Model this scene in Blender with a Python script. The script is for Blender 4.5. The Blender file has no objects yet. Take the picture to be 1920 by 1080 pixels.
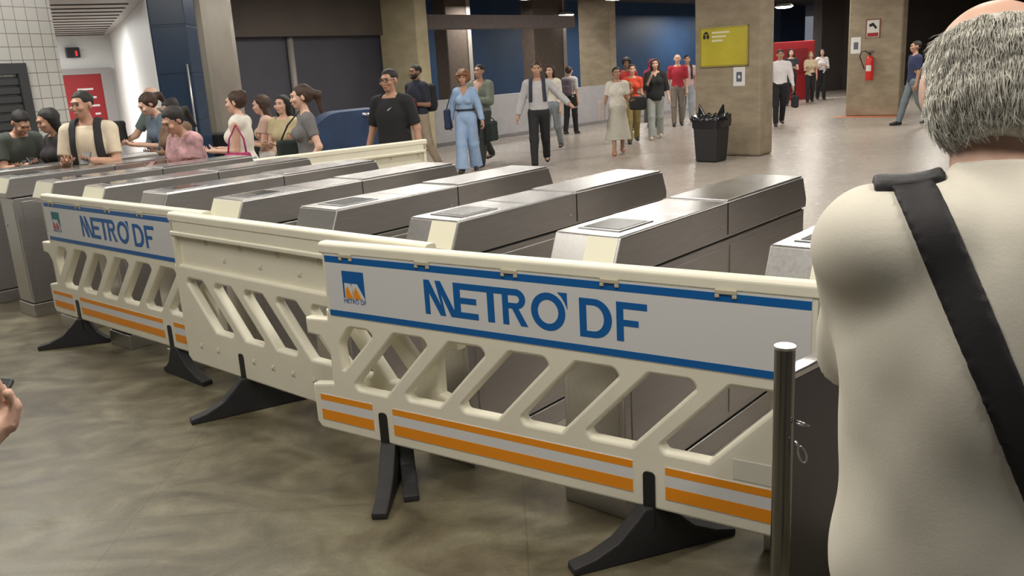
import bpy, bmesh, math, random
import numpy as np
from mathutils import Matrix, Vector
random.seed(7); rng = np.random.default_rng(7)
SC = bpy.context.scene
COL = SC.collection
# ------------------------------------------------------------------ camera
CAM_H = 1.6985; PITCH = 0.251; ROLL = -0.0587; FPX = 1.0093*1600
Fv = np.array([0, math.cos(PITCH), -math.sin(PITCH)]); Rv0 = np.array([1, 0, 0.]); Uv0 = np.cross(Rv0, Fv)
Rv = math.cos(ROLL)*Rv0 + math.sin(ROLL)*Uv0; Uv = -math.sin(ROLL)*Rv0 + math.cos(ROLL)*Uv0
cd = bpy.data.cameras.new('camera'); cam = bpy.data.objects.new('camera', cd); COL.objects.link(cam)
cam.matrix_world = Matrix(((Rv[0], Uv[0], -Fv[0], 0), (Rv[1], Uv[1], -Fv[1], 0), (Rv[2], Uv[2], -Fv[2], CAM_H), (0, 0, 0, 1)))
cd.sensor_width = 36; cd.lens = FPX/1920*36; cd.clip_start = 0.05
SC.camera = cam
# ------------------------------------------------------------------ light
w = bpy.data.worlds.new('world'); SC.world = w; w.use_nodes = True
w.node_tree.nodes['Background'].inputs[0].default_value = (0.75, 0.8, 0.9, 1)
w.node_tree.nodes['Background'].inputs[1].default_value = 0.22
SC.view_settings.view_transform = 'Standard'; SC.view_settings.look = 'None'
SC.view_settings.exposure = 0.0; SC.view_settings.gamma = 1.0
VD = np.array([0.658, 0.753]); UD = np.array([-0.753, 0.658])     # along the gates, across the gates
GA = math.atan2(VD[1], VD[0])
def area(x, y, z, power, sx, sy, ang=GA, col=(1, 0.95, 0.86)):
    l = bpy.data.lights.new('overhead_area_light', 'AREA'); l.shape = 'RECTANGLE'; l.size = sx; l.size_y = sy
    l.energy = power; l.color = col
    o = bpy.data.objects.new('overhead_area_light', l); o.location = (x, y, z); o.rotation_euler = (0, 0, ang); COL.objects.link(o)
CEIL = 3.9
LAMPS = [(-0.6, 1.2), (1.9, 0.6), (-3.2, 2.8), (-0.2, 4.4), (2.4, 5.0), (-2.6, 6.6), (0.4, 8.2), (3.4, 9.4), (-1.6, 11.2),
         (1.6, 12.2), (6.0, 13.0), (3.9, 17.5), (7.4, 17.4), (10.5, 24.0), (-5.2, 7.3)]
for (x, y) in LAMPS: area(x, y, 3.42, 60 if y < 9 else 85, 2.2, 0.34)
for (x, y, p_) in [(-1.0, 16.0, 90), (3.0, 21.5, 130), (7.0, 22.5, 150), (10.0, 18.0, 130), (7.5, 26.5, 150), (13.0, 26.0, 150), (11.0, 31.0, 150), (-3.4, 13.2, 60), (-2.5, 16.2, 70), (-4.4, 21.6, 160), (0.0, 25.6, 200), (4.5, 31.0, 220), (8.6, 37.0, 250), (12.0, 41.0, 150)]: area(x, y, 3.42, p_*0.66, 2.2, 0.5)  # extra area lights added to brighten far hall, left side and blue wall
area(-8.6, 14.8, 2.78, 260, 3.0, 3.0, col=(1, 0.98, 0.95))          # unseen area light added to brighten the white service recess
area(-5.2, 8.2, 3.5, 60, 1.6, 0.6, col=(1, 0.98, 0.95))

# ------------------------------------------------------------------ materials
MATS = {}
def mat(name, col, rough=0.6, metal=0.0, noise=0.0, nscale=8.0, bump=0.0, bscale=40.0, spec=0.5, coat=0.0, emit=0.0, col2=None, aniso=None, rvar=0):
    if name in MATS: return MATS[name]
    m = bpy.data.materials.new(name); m.use_nodes = True; nt = m.node_tree; b = nt.nodes['Principled BSDF']
    b.inputs['Base Color'].default_value = (*col, 1); b.inputs['Roughness'].default_value = rough; b.inputs['Metallic'].default_value = metal
    b.inputs['Specular IOR Level'].default_value = spec; b.inputs['Coat Weight'].default_value = coat
    tc = nt.nodes.new('ShaderNodeTexCoord')
    def mapping(sc):
        mp = nt.nodes.new('ShaderNodeMapping'); nt.links.new(tc.outputs['Object'], mp.inputs[0]); mp.inputs['Scale'].default_value = sc; return mp
    stretch = aniso or (1, 1, 1)
    if noise > 0 or col2:
        n = nt.nodes.new('ShaderNodeTexNoise'); n.inputs['Scale'].default_value = nscale; n.inputs['Detail'].default_value = 6; n.inputs['Roughness'].default_value = 0.6
        nt.links.new(mapping(stretch).outputs[0], n.inputs['Vector'])
        r = nt.nodes.new('ShaderNodeValToRGB'); nt.links.new(n.outputs['Fac'], r.inputs[0])
        c2 = col2 or tuple(min(1, c*(1+noise)) for c in col); c1 = col if col2 else tuple(c*(1-noise) for c in col)
        r.color_ramp.elements[0].position = 0.32; r.color_ramp.elements[1].position = 0.68
        r.color_ramp.elements[0].color = (*c1, 1); r.color_ramp.elements[1].color = (*c2, 1)
        nt.links.new(r.outputs[0], b.inputs['Base Color'])
        if rvar:
            mr = nt.nodes.new('ShaderNodeMapRange'); mr.inputs['To Min'].default_value = rough-rvar; mr.inputs['To Max'].default_value = rough+rvar
            nt.links.new(n.outputs['Fac'], mr.inputs[0]); nt.links.new(mr.outputs[0], b.inputs['Roughness'])
    if bump > 0:
        n = nt.nodes.new('ShaderNodeTexNoise'); n.inputs['Scale'].default_value = bscale; n.inputs['Detail'].default_value = 4
        nt.links.new(mapping(stretch).outputs[0], n.inputs['Vector'])
        bp = nt.nodes.new('ShaderNodeBump'); bp.inputs['Strength'].default_value = bump; bp.inputs['Distance'].default_value = 0.01
        nt.links.new(n.outputs['Fac'], bp.inputs['Height']); nt.links.new(bp.outputs[0], b.inputs['Normal'])
    if emit > 0:
        b.inputs['Emission Color'].default_value = (*col, 1); b.inputs['Emission Strength'].default_value = emit
    MATS[name] = m; return m
def tile_mat(name, col, grout, size, rough=0.2, offset=0.0, wall=True):
    m = bpy.data.materials.new(name); m.use_nodes = True; nt = m.node_tree; b = nt.nodes['Principled BSDF']
    tc = nt.nodes.new('ShaderNodeTexCoord'); br = nt.nodes.new('ShaderNodeTexBrick')
    if wall:
        sp = nt.nodes.new('ShaderNodeSeparateXYZ'); cb = nt.nodes.new('ShaderNodeCombineXYZ')
        nt.links.new(tc.outputs['Object'], sp.inputs[0]); nt.links.new(sp.outputs['X'], cb.inputs['X']); nt.links.new(sp.outputs['Z'], cb.inputs['Y'])
        nt.links.new(cb.outputs[0], br.inputs['Vector'])
    else: nt.links.new(tc.outputs['Object'], br.inputs['Vector'])
    br.offset = offset; br.inputs['Scale'].default_value = 1.0; br.inputs['Brick Width'].default_value = size; br.inputs['Row Height'].default_value = size
    br.inputs['Mortar Size'].default_value = size*0.03; br.inputs['Mortar Smooth'].default_value = 0.3
    br.inputs['Color1'].default_value = (*col, 1); br.inputs['Color2'].default_value = (*[c*0.93 for c in col], 1); br.inputs['Mortar'].default_value = (*grout, 1)
    nt.links.new(br.outputs['Color'], b.inputs['Base Color']); b.inputs['Roughness'].default_value = rough
    bp = nt.nodes.new('ShaderNodeBump'); bp.invert = True; bp.inputs['Strength'].default_value = 0.6; bp.inputs['Distance'].default_value = 0.004
    nt.links.new(br.outputs['Fac'], bp.inputs['Height']); nt.links.new(bp.outputs[0], b.inputs['Normal'])
    MATS[name] = m; return m
def floor_mat(name, c1, c2, c3, rough, jw, slab, streak=1.0):
    m = bpy.data.materials.new(name); m.use_nodes = True; nt = m.node_tree; b = nt.nodes['Principled BSDF']
    tc = nt.nodes.new('ShaderNodeTexCoord')
    def nz(scale, detail, dist=0.0, mp=None):
        n = nt.nodes.new('ShaderNodeTexNoise'); n.inputs['Scale'].default_value = scale; n.inputs['Detail'].default_value = detail; n.inputs['Distortion'].default_value = dist
        src = tc.outputs['Object']
        if mp:
            q = nt.nodes.new('ShaderNodeMapping'); q.inputs['Scale'].default_value = mp; q.inputs['Rotation'].default_value = (0, 0, 0.5); nt.links.new(src, q.inputs[0]); src = q.outputs[0]
        nt.links.new(src, n.inputs['Vector']); return n
    n1 = nz(2.1, 10, 1.6, (1.0, 1.6, 1)); n2 = nz(60, 3); n3 = nz(4.5, 6, 1.4)
    r = nt.nodes.new('ShaderNodeValToRGB'); e = r.color_ramp.elements
    e[0].position = 0.30; e[0].color = (*c1, 1); e[1].position = 0.72; e[1].color = (*c3, 1); k = e.new(0.5); k.color = (*c2, 1)
    nt.links.new(n1.outputs['Fac'], r.inputs[0])
    mx = nt.nodes.new('ShaderNodeMixRGB'); mx.blend_type = 'OVERLAY'; mx.inputs[0].default_value = 0.45 if streak == 1.0 else 0.08
    nt.links.new(r.outputs[0], mx.inputs[1]); nt.links.new(n3.outputs['Fac'], mx.inputs[2])
    mx2 = nt.nodes.new('ShaderNodeMixRGB'); mx2.blend_type = 'OVERLAY'; mx2.inputs[0].default_value = 0.25 if streak == 1.0 else 0.10
    nt.links.new(mx.outputs[0], mx2.inputs[1]); nt.links.new(n2.outputs['Fac'], mx2.inputs[2])
    br = nt.nodes.new('ShaderNodeTexBrick'); br.offset = 0; br.inputs['Scale'].default_value = 1; br.inputs['Brick Width'].default_value = slab; br.inputs['Row Height'].default_value = slab
    br.inputs['Mortar Size'].default_value = jw; br.inputs['Mortar Smooth'].default_value = 0.4
    nt.links.new(tc.outputs['Object'], br.inputs['Vector'])
    mx3 = nt.nodes.new('ShaderNodeMixRGB'); mx3.blend_type = 'MULTIPLY'; mx3.inputs[2].default_value = (0.62, 0.58, 0.52, 1)
    mf = nt.nodes.new('ShaderNodeMath'); mf.operation = 'MULTIPLY'; mf.inputs[1].default_value = 0.6
    nt.links.new(br.outputs['Fac'], mf.inputs[0]); nt.links.new(mf.outputs[0], mx3.inputs[0]); nt.links.new(mx2.outputs[0], mx3.inputs[1]); nt.links.new(mx3.outputs[0], b.inputs['Base Color'])
    mr = nt.nodes.new('ShaderNodeMapRange'); mr.inputs['To Min'].default_value = rough-(.1 if streak == 1.0 else .02); mr.inputs['To Max'].default_value = rough+(.12 if streak == 1.0 else .02)
    nt.links.new(n3.outputs['Fac'], mr.inputs[0]); nt.links.new(mr.outputs[0], b.inputs['Roughness'])
    bp = nt.nodes.new('ShaderNodeBump'); bp.inputs['Strength'].default_value = 0.08 if streak == 1.0 else 0.02; bp.inputs['Distance'].default_value = 0.005
    nt.links.new(n2.outputs['Fac'], bp.inputs['Height']); nt.links.new(bp.outputs[0], b.inputs['Normal'])
    MATS[name] = m; return m
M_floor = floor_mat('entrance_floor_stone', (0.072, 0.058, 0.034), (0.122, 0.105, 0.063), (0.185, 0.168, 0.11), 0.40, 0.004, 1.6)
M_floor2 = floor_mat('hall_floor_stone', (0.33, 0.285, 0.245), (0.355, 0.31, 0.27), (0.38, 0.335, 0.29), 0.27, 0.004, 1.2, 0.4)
M_plastic = mat('cream_plastic', (0.80, 0.76, 0.62), 0.42, noise=0.03, nscale=5, bump=0.05, bscale=30)
M_signwhite = mat('sign_white', (0.66, 0.66, 0.66), 0.28)
M_blue = mat('sign_blue', (0.005, 0.11, 0.36), 0.35)
M_orange = mat('reflective_orange', (0.85, 0.29, 0.01), 0.4)
M_stripw = mat('reflective_white', (0.72, 0.72, 0.72), 0.4)
M_rubber = mat('black_rubber', (0.022, 0.021, 0.022), 0.62, bump=0.2, bscale=60)
M_steel = mat('brushed_steel', (0.56, 0.545, 0.53), 0.34, metal=0.95, noise=0.06, nscale=6, bump=0.02, bscale=20, aniso=(1, 14, 14), rvar=0.05)
M_steeltop = mat('steel_lid', (0.70, 0.69, 0.685), 0.24, metal=0.95, noise=0.05, nscale=4, rvar=0.06)
M_dark = mat('dark_seam', (0.015, 0.014, 0.013), 0.7)
M_glass = mat('reader_glass', (0.10, 0.10, 0.105), 0.15, coat=0.5)
M_cream = mat('cream_patch', (0.86, 0.83, 0.66), 0.35)
M_conc = mat('board_marked_concrete', (0.25, 0.20, 0.135), 0.75, col2=(0.36, 0.30, 0.21), nscale=2.2, bump=0.25, bscale=14, aniso=(1, 1, 2.5))
M_concy = mat('pale_concrete', (0.42, 0.36, 0.22), 0.75, col2=(0.56, 0.49, 0.33), nscale=1.6, bump=0.2, bscale=14, aniso=(1, 1, 2.0))
M_concd = mat('brown_pillar_paint', (0.10, 0.075, 0.06), 0.8, noise=0.15)
M_ceil = mat('dark_ceiling', (0.06, 0.052, 0.048), 0.9, noise=0.2, nscale=2)
M_parapet = mat('painted_parapet', (0.40, 0.39, 0.41), 0.6, noise=0.08, nscale=3)
M_bluew = mat('blue_wall_paint', (0.02, 0.058, 0.14), 0.5, noise=0.12, nscale=1.2)
M_slate = mat('slate_wall', (0.07, 0.07, 0.092), 0.5, noise=0.12, nscale=0.8)
M_brownw = mat('brown_wall', (0.10, 0.082, 0.072), 0.8, noise=0.12, nscale=1)
M_white = mat('white_wall_paint', (0.78, 0.79, 0.77), 0.5)
M_red = mat('red_paint', (0.33, 0.015, 0.02), 0.4)
M_lamp = mat('lamp_glow', (1.0, 0.96, 0.88), 0.5, emit=14)
M_black = mat('black_plastic', (0.015, 0.015, 0.016), 0.4)

# ------------------------------------------------------------------ helpers
def tag(o, label=None, cat=None, group=None, kind=None):
    if label: o['label'] = label
    if cat: o['category'] = cat
    if group: o['group'] = group
    if kind: o['kind'] = kind
    return o
def link(name, me, m=None, parent=None, loc=None, rot=None):
    o = bpy.data.objects.new(name, me); COL.objects.link(o)
    if m is not None and me is not None and not me.materials:
        for q in (m if isinstance(m, (list, tuple)) else [m]): me.materials.append(q)
    if parent: o.parent = parent
    if loc is not None: o.location = loc
    if rot is not None: o.rotation_euler = rot if isinstance(rot, tuple) else (0, 0, rot)
    return o
def empty(name, loc=(0, 0, 0), rot=0):
    return link(name, None, loc=loc, rot=rot)
def bx(bm, x0, x1, y0, y1, z0, z1, mi=0):
    vs = [bm.verts.new((x, y, z)) for z in (z0, z1) for y in (y0, y1) for x in (x0, x1)]
    for f in ((0, 2, 3, 1), (4, 5, 7, 6), (0, 1, 5, 4), (2, 6, 7, 3), (0, 4, 6, 2), (1, 3, 7, 5)):
        q = bm.faces.new([vs[i] for i in f]); q.material_index = mi
def tube(bm, pts, r, n=12, cap=True):
    pts = [Vector(p) for p in pts]; rings = []; R = r if isinstance(r, (list, tuple)) else [r]*len(pts)
    for i, p in enumerate(pts):
        d = (pts[min(i+1, len(pts)-1)]-pts[max(i-1, 0)]).normalized()
        a = d.orthogonal().normalized() if i == 0 else (a-d*a.dot(d)).normalized()
        b = d.cross(a)
        rings.append([bm.verts.new(p+(a*math.cos(t)+b*math.sin(t))*R[i]) for t in [k*2*math.pi/n for k in range(n)]])
    for r0, r1 in zip(rings, rings[1:]):
        for k in range(n): bm.faces.new((r0[k], r0[(k+1) % n], r1[(k+1) % n], r1[k]))
    if cap: bm.faces.new(rings[0][::-1]); bm.faces.new(rings[-1])
def prism(bm, pts, axis, a0, a1, mi=0):
    """extrude a 2-D polygon along an axis: 'y' takes (x,z), 'z' takes (x,y), 'x' takes (y,z)"""
    def P(p, a): return {'y': (p[0], a, p[1]), 'z': (p[0], p[1], a), 'x': (a, p[0], p[1])}[axis]
    A = [bm.verts.new(P(p, a0)) for p in pts]; B = [bm.verts.new(P(p, a1)) for p in pts]
    f1 = bm.faces.new(A); f2 = bm.faces.new(B[::-1]); fs = [f1, f2]
    n = len(pts)
    for i in range(n): fs.append(bm.faces.new((A[i], B[i], B[(i+1) % n], A[(i+1) % n])))
    for f in fs: f.material_index = mi
def fin(name, bm, m, parent=None, loc=None, rot=None, bevel=0.0, smooth=False, seg=2):
    bmesh.ops.recalc_face_normals(bm, faces=bm.faces)
    me = bpy.data.meshes.new(name); bm.to_mesh(me); bm.free()
    o = link(name, me, m, parent, loc, rot)
    if smooth: me.shade_smooth()
    if bevel > 0:
        b = o.modifiers.new('bevel', 'BEVEL'); b.width = bevel; b.segments = seg; b.limit_method = 'ANGLE'; b.angle_limit = 0.6
    return o
def box(name, x0, x1, y0, y1, z0, z1, m, parent=None, loc=None, rot=None, bevel=0.0):
    bm = bmesh.new(); bx(bm, x0, x1, y0, y1, z0, z1); return fin(name, bm, m, parent, loc, rot, bevel)
def tubeo(name, pts, r, m, parent=None, loc=None, rot=None, n=12):
    bm = bmesh.new(); tube(bm, pts, r, n); return fin(name, bm, m, parent, loc, rot, smooth=True)
def plate(outlines, depth, bevel=0.0):
    """2-D outlines (holes allowed) in x,z filled and extruded along y (centred)"""
    c = bpy.data.curves.new('tmp', 'CURVE'); c.dimensions = '2D'; c.fill_mode = 'BOTH'; c.extrude = max(depth/2-bevel, 1e-5); c.bevel_depth = bevel; c.bevel_resolution = 2
    for o in outlines:
        s = c.splines.new('POLY'); s.points.add(len(o)-1); s.use_cyclic_u = True
        for p, q in zip(s.points, o): p.co = (q[0], q[1], 0, 1)
    ob = bpy.data.objects.new('tmp', c); COL.objects.link(ob)
    me = bpy.data.meshes.new_from_object(ob.evaluated_get(bpy.context.evaluated_depsgraph_get()))
    bpy.data.objects.remove(ob); me.transform(Matrix.Rotation(math.pi/2, 4, 'X'))
    return me
def roundpoly(pts, r, n=5):
    out = []; N = len(pts)
    for i in range(N):
        p0, p1, p2 = Vector(pts[i-1]), Vector(pts[i]), Vector(pts[(i+1) % N])
        rr = r[i] if isinstance(r, (list, tuple)) else r
        a = (p0-p1); b = (p2-p1); t = min(rr, a.length*0.45, b.length*0.45)
        A = p1+a.normalized()*t; B = p1+b.normalized()*t
        for k in range(n+1):
            s = k/n; q = A*(1-s)**2+p1*2*s*(1-s)+B*s*s; out.append((q.x, q.y))
    return out
def ellipse(cx, cy, rx, ry, n=32, a0=0, a1=2*math.pi): return [(cx+rx*math.cos(a0+(a1-a0)*k/n), cy+ry*math.sin(a0+(a1-a0)*k/n)) for k in range(n)]
def proj(x, y, z=0.0):
    d = np.array([x, y, z-CAM_H]); k = d@Fv
    return 960+FPX*(d@Rv)/k, 540-FPX*(d@Uv)/k

# ------------------------------------------------------------------ floor, ceiling
gx0 = np.array([0.392, 2.965]); GS = 0.787; GL = 1.605; GW = 0.289; GH = 1.096
def struct(o): o['kind'] = 'structure'; return o
# near floor and hall floor meet under the gates
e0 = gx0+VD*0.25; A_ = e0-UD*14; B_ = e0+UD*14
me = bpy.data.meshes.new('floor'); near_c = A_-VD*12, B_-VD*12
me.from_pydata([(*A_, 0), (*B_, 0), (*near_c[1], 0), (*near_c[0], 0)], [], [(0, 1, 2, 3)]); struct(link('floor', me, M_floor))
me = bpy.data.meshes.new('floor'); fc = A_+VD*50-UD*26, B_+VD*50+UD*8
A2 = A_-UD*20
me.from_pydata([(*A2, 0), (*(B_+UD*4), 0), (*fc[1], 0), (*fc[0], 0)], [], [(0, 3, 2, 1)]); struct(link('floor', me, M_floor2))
bm = bmesh.new(); bx(bm, -18, 40, -8, 62, CEIL, CEIL+0.2)
struct(fin('ceiling', bm, M_ceil))
# ------------------------------------------------------------------ pillars
def pillar(corner, wd, dp, m, label, z1=CEIL, extra=None):
    """corner: near right corner of the camera face; wd along UD, dp along VD"""
    bm = bmesh.new(); bx(bm, 0, dp, 0, wd, 0, z1)
    t = fin('concrete_pillar', bm, m, loc=(corner[0], corner[1], 0), rot=GA, bevel=0.04)
    return tag(t, label, 'pillar')
P3 = np.array([4.30, 14.55]); P4 = np.array([9.66, 21.3]); P1 = np.array([-1.72, 19.35]); P2 = np.array([3.22, 25.7])
pillar(P3, 1.22, 0.5, M_conc, 'square concrete pillar with the yellow board and the black bin at its foot')
pillar(P4, 1.28, 0.4, M_conc, 'square concrete pillar carrying the red fire extinguisher')
pillar(P1, 1.22, 0.35, M_concy, 'pale yellowish concrete pillar behind the man in the black t-shirt')
pillar(P2, 1.1, 0.35, M_conc, 'concrete pillar rising behind the low grey wall near the walking group')
# ------------------------------------------------------------------ parapet, blue wall behind, beam
def wallseg(name, a, b, z0, z1, th, m, flip=1):
    a = np.array(a, float); b = np.array(b, float); L = np.hypot(*(b-a)); ang = math.atan2(b[1]-a[1], b[0]-a[0])
    bm = bmesh.new(); bx(bm, 0, L, 0, th*flip, z0, z1) if flip > 0 else bx(bm, 0, L, -th, 0, z0, z1)
    return struct(fin(name, bm, m, loc=(a[0], a[1], 0), rot=ang))
pa = np.array([-1.55, 19.95]); pdir = np.array([0.672, 0.740]); pn = np.array([-0.740, 0.672])
wallseg('wall_parapet', pa-pdir*1.0, pa+pdir*19, 0, 1.05, 0.2, M_parapet)
wallseg('trim_1', pa-pdir*0.2, pa+pdir*19, 0, 0.09, -0.015 if 0 else 0.0001, M_concd)
q0 = pa+pn*5.5
wallseg('wall_blue', q0-pdir*6.5, q0+pdir*32, 0, CEIL, 0.3, M_bluew)
wallseg('trim_2', pa+pn*0.9-pdir*0.2, pa+pn*0.9+pdir*6.6, 2.68, 3.0, 0.5, mat('pinkish_beam', (0.17, 0.14, 0.135), 0.8, noise=0.1))
for k, (t, wdt) in enumerate([(3.75, 0.95), (7.5, 1.6)]):
    c = pa+pn*3.2+pdir*t
    bm = bmesh.new(); bx(bm, 0, wdt, 0, 0.5, 0, CEIL); o = fin('concrete_pillar', bm, M_concd, loc=(*c, 0), rot=math.atan2(pdir[1], pdir[0]), bevel=0.03)
    tag(o, ['narrow brown pillar between pale pillar and dark blue wall', 'wide brown pillar behind the low wall above the grey-sweater walker'][k], 'pillar')
    s = box('corner_strip', wdt-0.13, wdt+0.02, -0.02, 0.03, 0, CEIL, mat('light_strip', (0.32, 0.29, 0.27), 0.6), o)
    s['label'] = 'light grey corner strip'
# far end walls on the right
wallseg('wall_back', (13.0, 36.4), (40, 40), 0, CEIL, 0.3, M_brownw)
wallseg('wall_right', (14.5, 37.0), (13.0, 36.4), 0, CEIL, 0.3, M_brownw)
box_ = wallseg('trim_3', (11.3, 30.9), (13.2, 30.9), 0, 0.004, 0.12, mat('white_floor_line', (0.7, 0.7, 0.68), 0.5))
wallseg('wall_right', (40, 40), (34, 2), 0, CEIL, 0.3, M_brownw)
wallseg('trim_4', (10.6, 44), (16, 46.5), 0, CEIL, 0.3, mat('navy_panel', (0.02, 0.04, 0.09), 0.5))
bm = bmesh.new(); prism(bm, [(-0.12, -0.3), (0.0, -0.02), (0, 1.25), (-0.05, 1.6), (-0.4, 1.3), (-0.35, -0.1)], 'z', 0.001, 0.004)
struct(fin('trim_5', bm, mat('orange_floor_paint', (0.55, 0.16, 0.08), 0.6, noise=0.3, nscale=6), loc=(P4[0], P4[1], 0), rot=GA))
# ------------------------------------------------------------------ left side: slate wall, column, blue tiled pier, recess
wallseg('wall_left', (-6.35, 16.05), (-2.5, 20.5), 0, CEIL, 0.3, M_slate)
wl = (np.array([-2.5, 20.5])-np.array([-6.35, 16.05])); wl = wl/np.hypot(*wl)
wallseg('trim_6', np.array([-6.35, 16.05])+np.array([wl[1], -wl[0]])*0.25, np.array([-2.5, 20.5])+np.array([wl[1], -wl[0]])*0.25, 2.55, CEIL, 0.25, M_brownw)
t = tubeo('wall_pipe', [(-4.25, 18.4, 0.0), (-4.25, 18.4, 2.55)], 0.07, mat('grey_pipe', (0.33, 0.31, 0.29), 0.5)); tag(t, 'vertical light grey pipe on the dark wall above the seated-height crowd', 'pipe')
t['label'] = 'vertical light grey pipe on the dark slate wall'
# polished column
cx, cy = -4.45, 14.0
t = empty('clad_column', (cx, cy, 0), GA)
bm = bmesh.new(); bx(bm, -0.30, 0.30, -0.30, 0.30, 0, CEIL); fin('cladding', bm, mat('polished_stone_clad', (0.27, 0.245, 0.21), 0.18, noise=0.15, nscale=2, aniso=(1, 1, 0.4)), t, bevel=0.12)
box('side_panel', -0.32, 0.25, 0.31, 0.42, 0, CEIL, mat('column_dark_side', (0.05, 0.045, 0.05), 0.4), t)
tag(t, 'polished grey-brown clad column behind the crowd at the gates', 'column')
t = box('low_bench', -0.9, 0.9, -0.28, 0.28, 0, 1.0, M_black, loc=(-3.75, 12.9, 0), rot=0.1, bevel=0.02); tag(t, 'low black counter in front of the clad column', 'counter')
# blue tiled pier
M_bluet = tile_mat('blue_tiles', (0.02, 0.042, 0.085), (0.012, 0.028, 0.06), 0.62, 0.3)
bm = bmesh.new(); bx(bm, 0, 0.47, 0, 0.5, 0, CEIL)
pier = struct(fin('wall_pier', bm, M_bluet, loc=(-4.56, 11.9, 0), rot=0.05, bevel=0.01))
tubeo('edge_rail', [(0.42, -0.03, 0.9), (0.42, -0.03, 1.98)], 0.014, mat('pale_rail', (0.62, 0.62, 0.6), 0.3, metal=0.6), pier)
# recess: soffit, side wall, back wall, red door, tiled front wall with shutter
M_tile = tile_mat('white_glazed_tiles', (0.62, 0.61, 0.57), (0.22, 0.2, 0.18), 0.15, 0.16)
M_soff = mat('slatted_soffit', (0.40, 0.385, 0.36), 0.5)
SOFZ = 2.82
sA = np.array([-4.57, 11.9])                       # foot of the side wall
sB = np.array([-8.15, 19.0])
def plane_wall(name, a, b, z0, z1, th, m): return wallseg(name, a, b, z0, z1, th, m)
plane_wall('wall_recess', sB, sA, 0, CEIL, 0.2, M_white)
bd = np.array([0.8, 0.6]); bA = sB-bd*7; bB = sB+bd*0.25
wb = plane_wall('wall_recess_back', bA, bB, 0, CEIL, 0.2, M_white)
# soffit with grooves
bm = bmesh.new(); prism(bm, [(-14, 15.2), (-8.15, 19.3), (-4.4, 12.2), (-5.3, 11.3), (-14, 9.0)], 'z', SOFZ, SOFZ+0.3)
struct(fin('trim_7', bm, M_soff))
for k in range(12):
    f = (k+0.5)/12; a = np.array([-13.5, 15.0])*(1-f)+np.array([-9.5, 9.6])*f; b = np.array([-8.2, 18.8])*(1-f)+np.array([-4.8, 12.0])*f
    wallseg('trim_%d' % (8+k), a, b, SOFZ-0.012, SOFZ-0.001, 0.05, M_dark)
tA = np.array([-5.37, 11.0]); td = np.array([0.42, 0.907])
wallseg('wall_left_entrance', (-12.0, -5.0), tA-td*6.45, 0, CEIL, 0.25, M_tile)
tW = plane_wall('wall_tiled', tA-td*6.5, tA, 0, CEIL, 0.25, M_tile)
def on_line(px, py, P, d):
    """point of the vertical plane through P along d that is seen at a pixel"""
    n = np.array([-d[1], d[0]]); r = Fv+Rv*(px-960)/FPX+Uv*(540-py)/FPX
    t = (P[0]*n[0]+P[1]*n[1])/(r[0]*n[0]+r[1]*n[1]); X = r*t+np.array([0, 0, CAM_H]); return (X[:2]-P)@d, X[2]
def local(P, d, name, label=None, cat=None):                       # Empty whose x axis runs along d
    return empty(name, (P[0], P[1], 0), math.atan2(d[1], d[0]))
# shutter in the tiled wall
ax, az = on_line(58, 118, tA, td); bx2, bz = on_line(75, 270, tA, td)
t = local(tA, td, 'roller_shutter'); t.parent = None
s0 = min(ax, bx2)-0.02
M_sh = mat('shutter_grey', (0.05, 0.053, 0.055), 0.5, metal=0.3)
bm = bmesh.new(); bx(bm, s0-0.12, s0, -0.05, -0.001, 0, az); bx(bm, s0-2.6, s0-0.12, -0.05, -0.001, az-0.12, az); bx(bm, s0-2.6, s0-2.48, -0.05, -0.001, 0, az-0.12)
fin('frame', bm, mat('shutter_frame', (0.035, 0.038, 0.04), 0.5), t)
bm = bmesh.new(); z = 0.02
while z < az-0.16: bx(bm, s0-2.48, s0-0.12, -0.03, -0.004, z, z+0.075); bx(bm, s0-2.48, s0-0.12, -0.012, -0.004, z+0.075, z+0.1); z += 0.1
fin('slat_curtain', bm, M_sh, t, bevel=0.004)
tag(t, 'dark grey roller shutter set in the white tiled wall', 'shutter')
# red door on the recess back wall
dx0, dz0 = on_line(112, 140, sB, bd); dx1, dz1 = on_line(187, 140, sB, bd); dz0 = (dz0+dz1)/2
d1 = struct(box('door_1', dx0, dx1, -0.07, -0.02, 0, dz0, M_red, loc=(sB[0], sB[1], 0), rot=math.atan2(bd[1], bd[0])))
bm = bmesh.new(); bx(bm, dx1, dx1+0.22, -0.1, -0.001, 0, dz0+0.12); bx(bm, dx0-0.2, dx1, -0.1, -0.001, dz0, dz0+0.12)
fin('door_frame', bm, mat('grey_door_frame', (0.36, 0.34, 0.34), 0.5), d1)
bm = bmesh.new()
for k, (u0, u1) in enumerate([(0.35, 0.75), (0.35, 0.8), (0.62, 0.85), (0.7, 0.84), (0.66, 0.8), (0.7, 0.85)]):
    W = dx1-dx0; bx(bm, dx0+u0*W, dx0+u1*W, -0.078, -0.069, dz0-0.32-0.17*k, dz0-0.28-0.17*k)
fin('lettering', bm, mat('notice_white', (0.75, 0.72, 0.7), 0.5), d1)
ex0, ez0 = on_line(121, 90, sB, bd); ex1, ez1 = on_line(149, 108, sB, bd)
t = box('display_box', ex0, ex1, -0.14, -0.001, ez1, ez0, M_black, loc=(sB[0], sB[1], 0), rot=math.atan2(bd[1], bd[0]), bevel=0.01)
box('red_figure', ex0+0.62*(ex1-ex0), ex0+0.78*(ex1-ex0), -0.145, -0.139, ez1+0.03, ez1+0.13, mat('red_led', (0.8, 0.03, 0.03), 0.5, emit=0.6), t)
tag(t, 'small dark display box above the red door', 'display')
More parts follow.
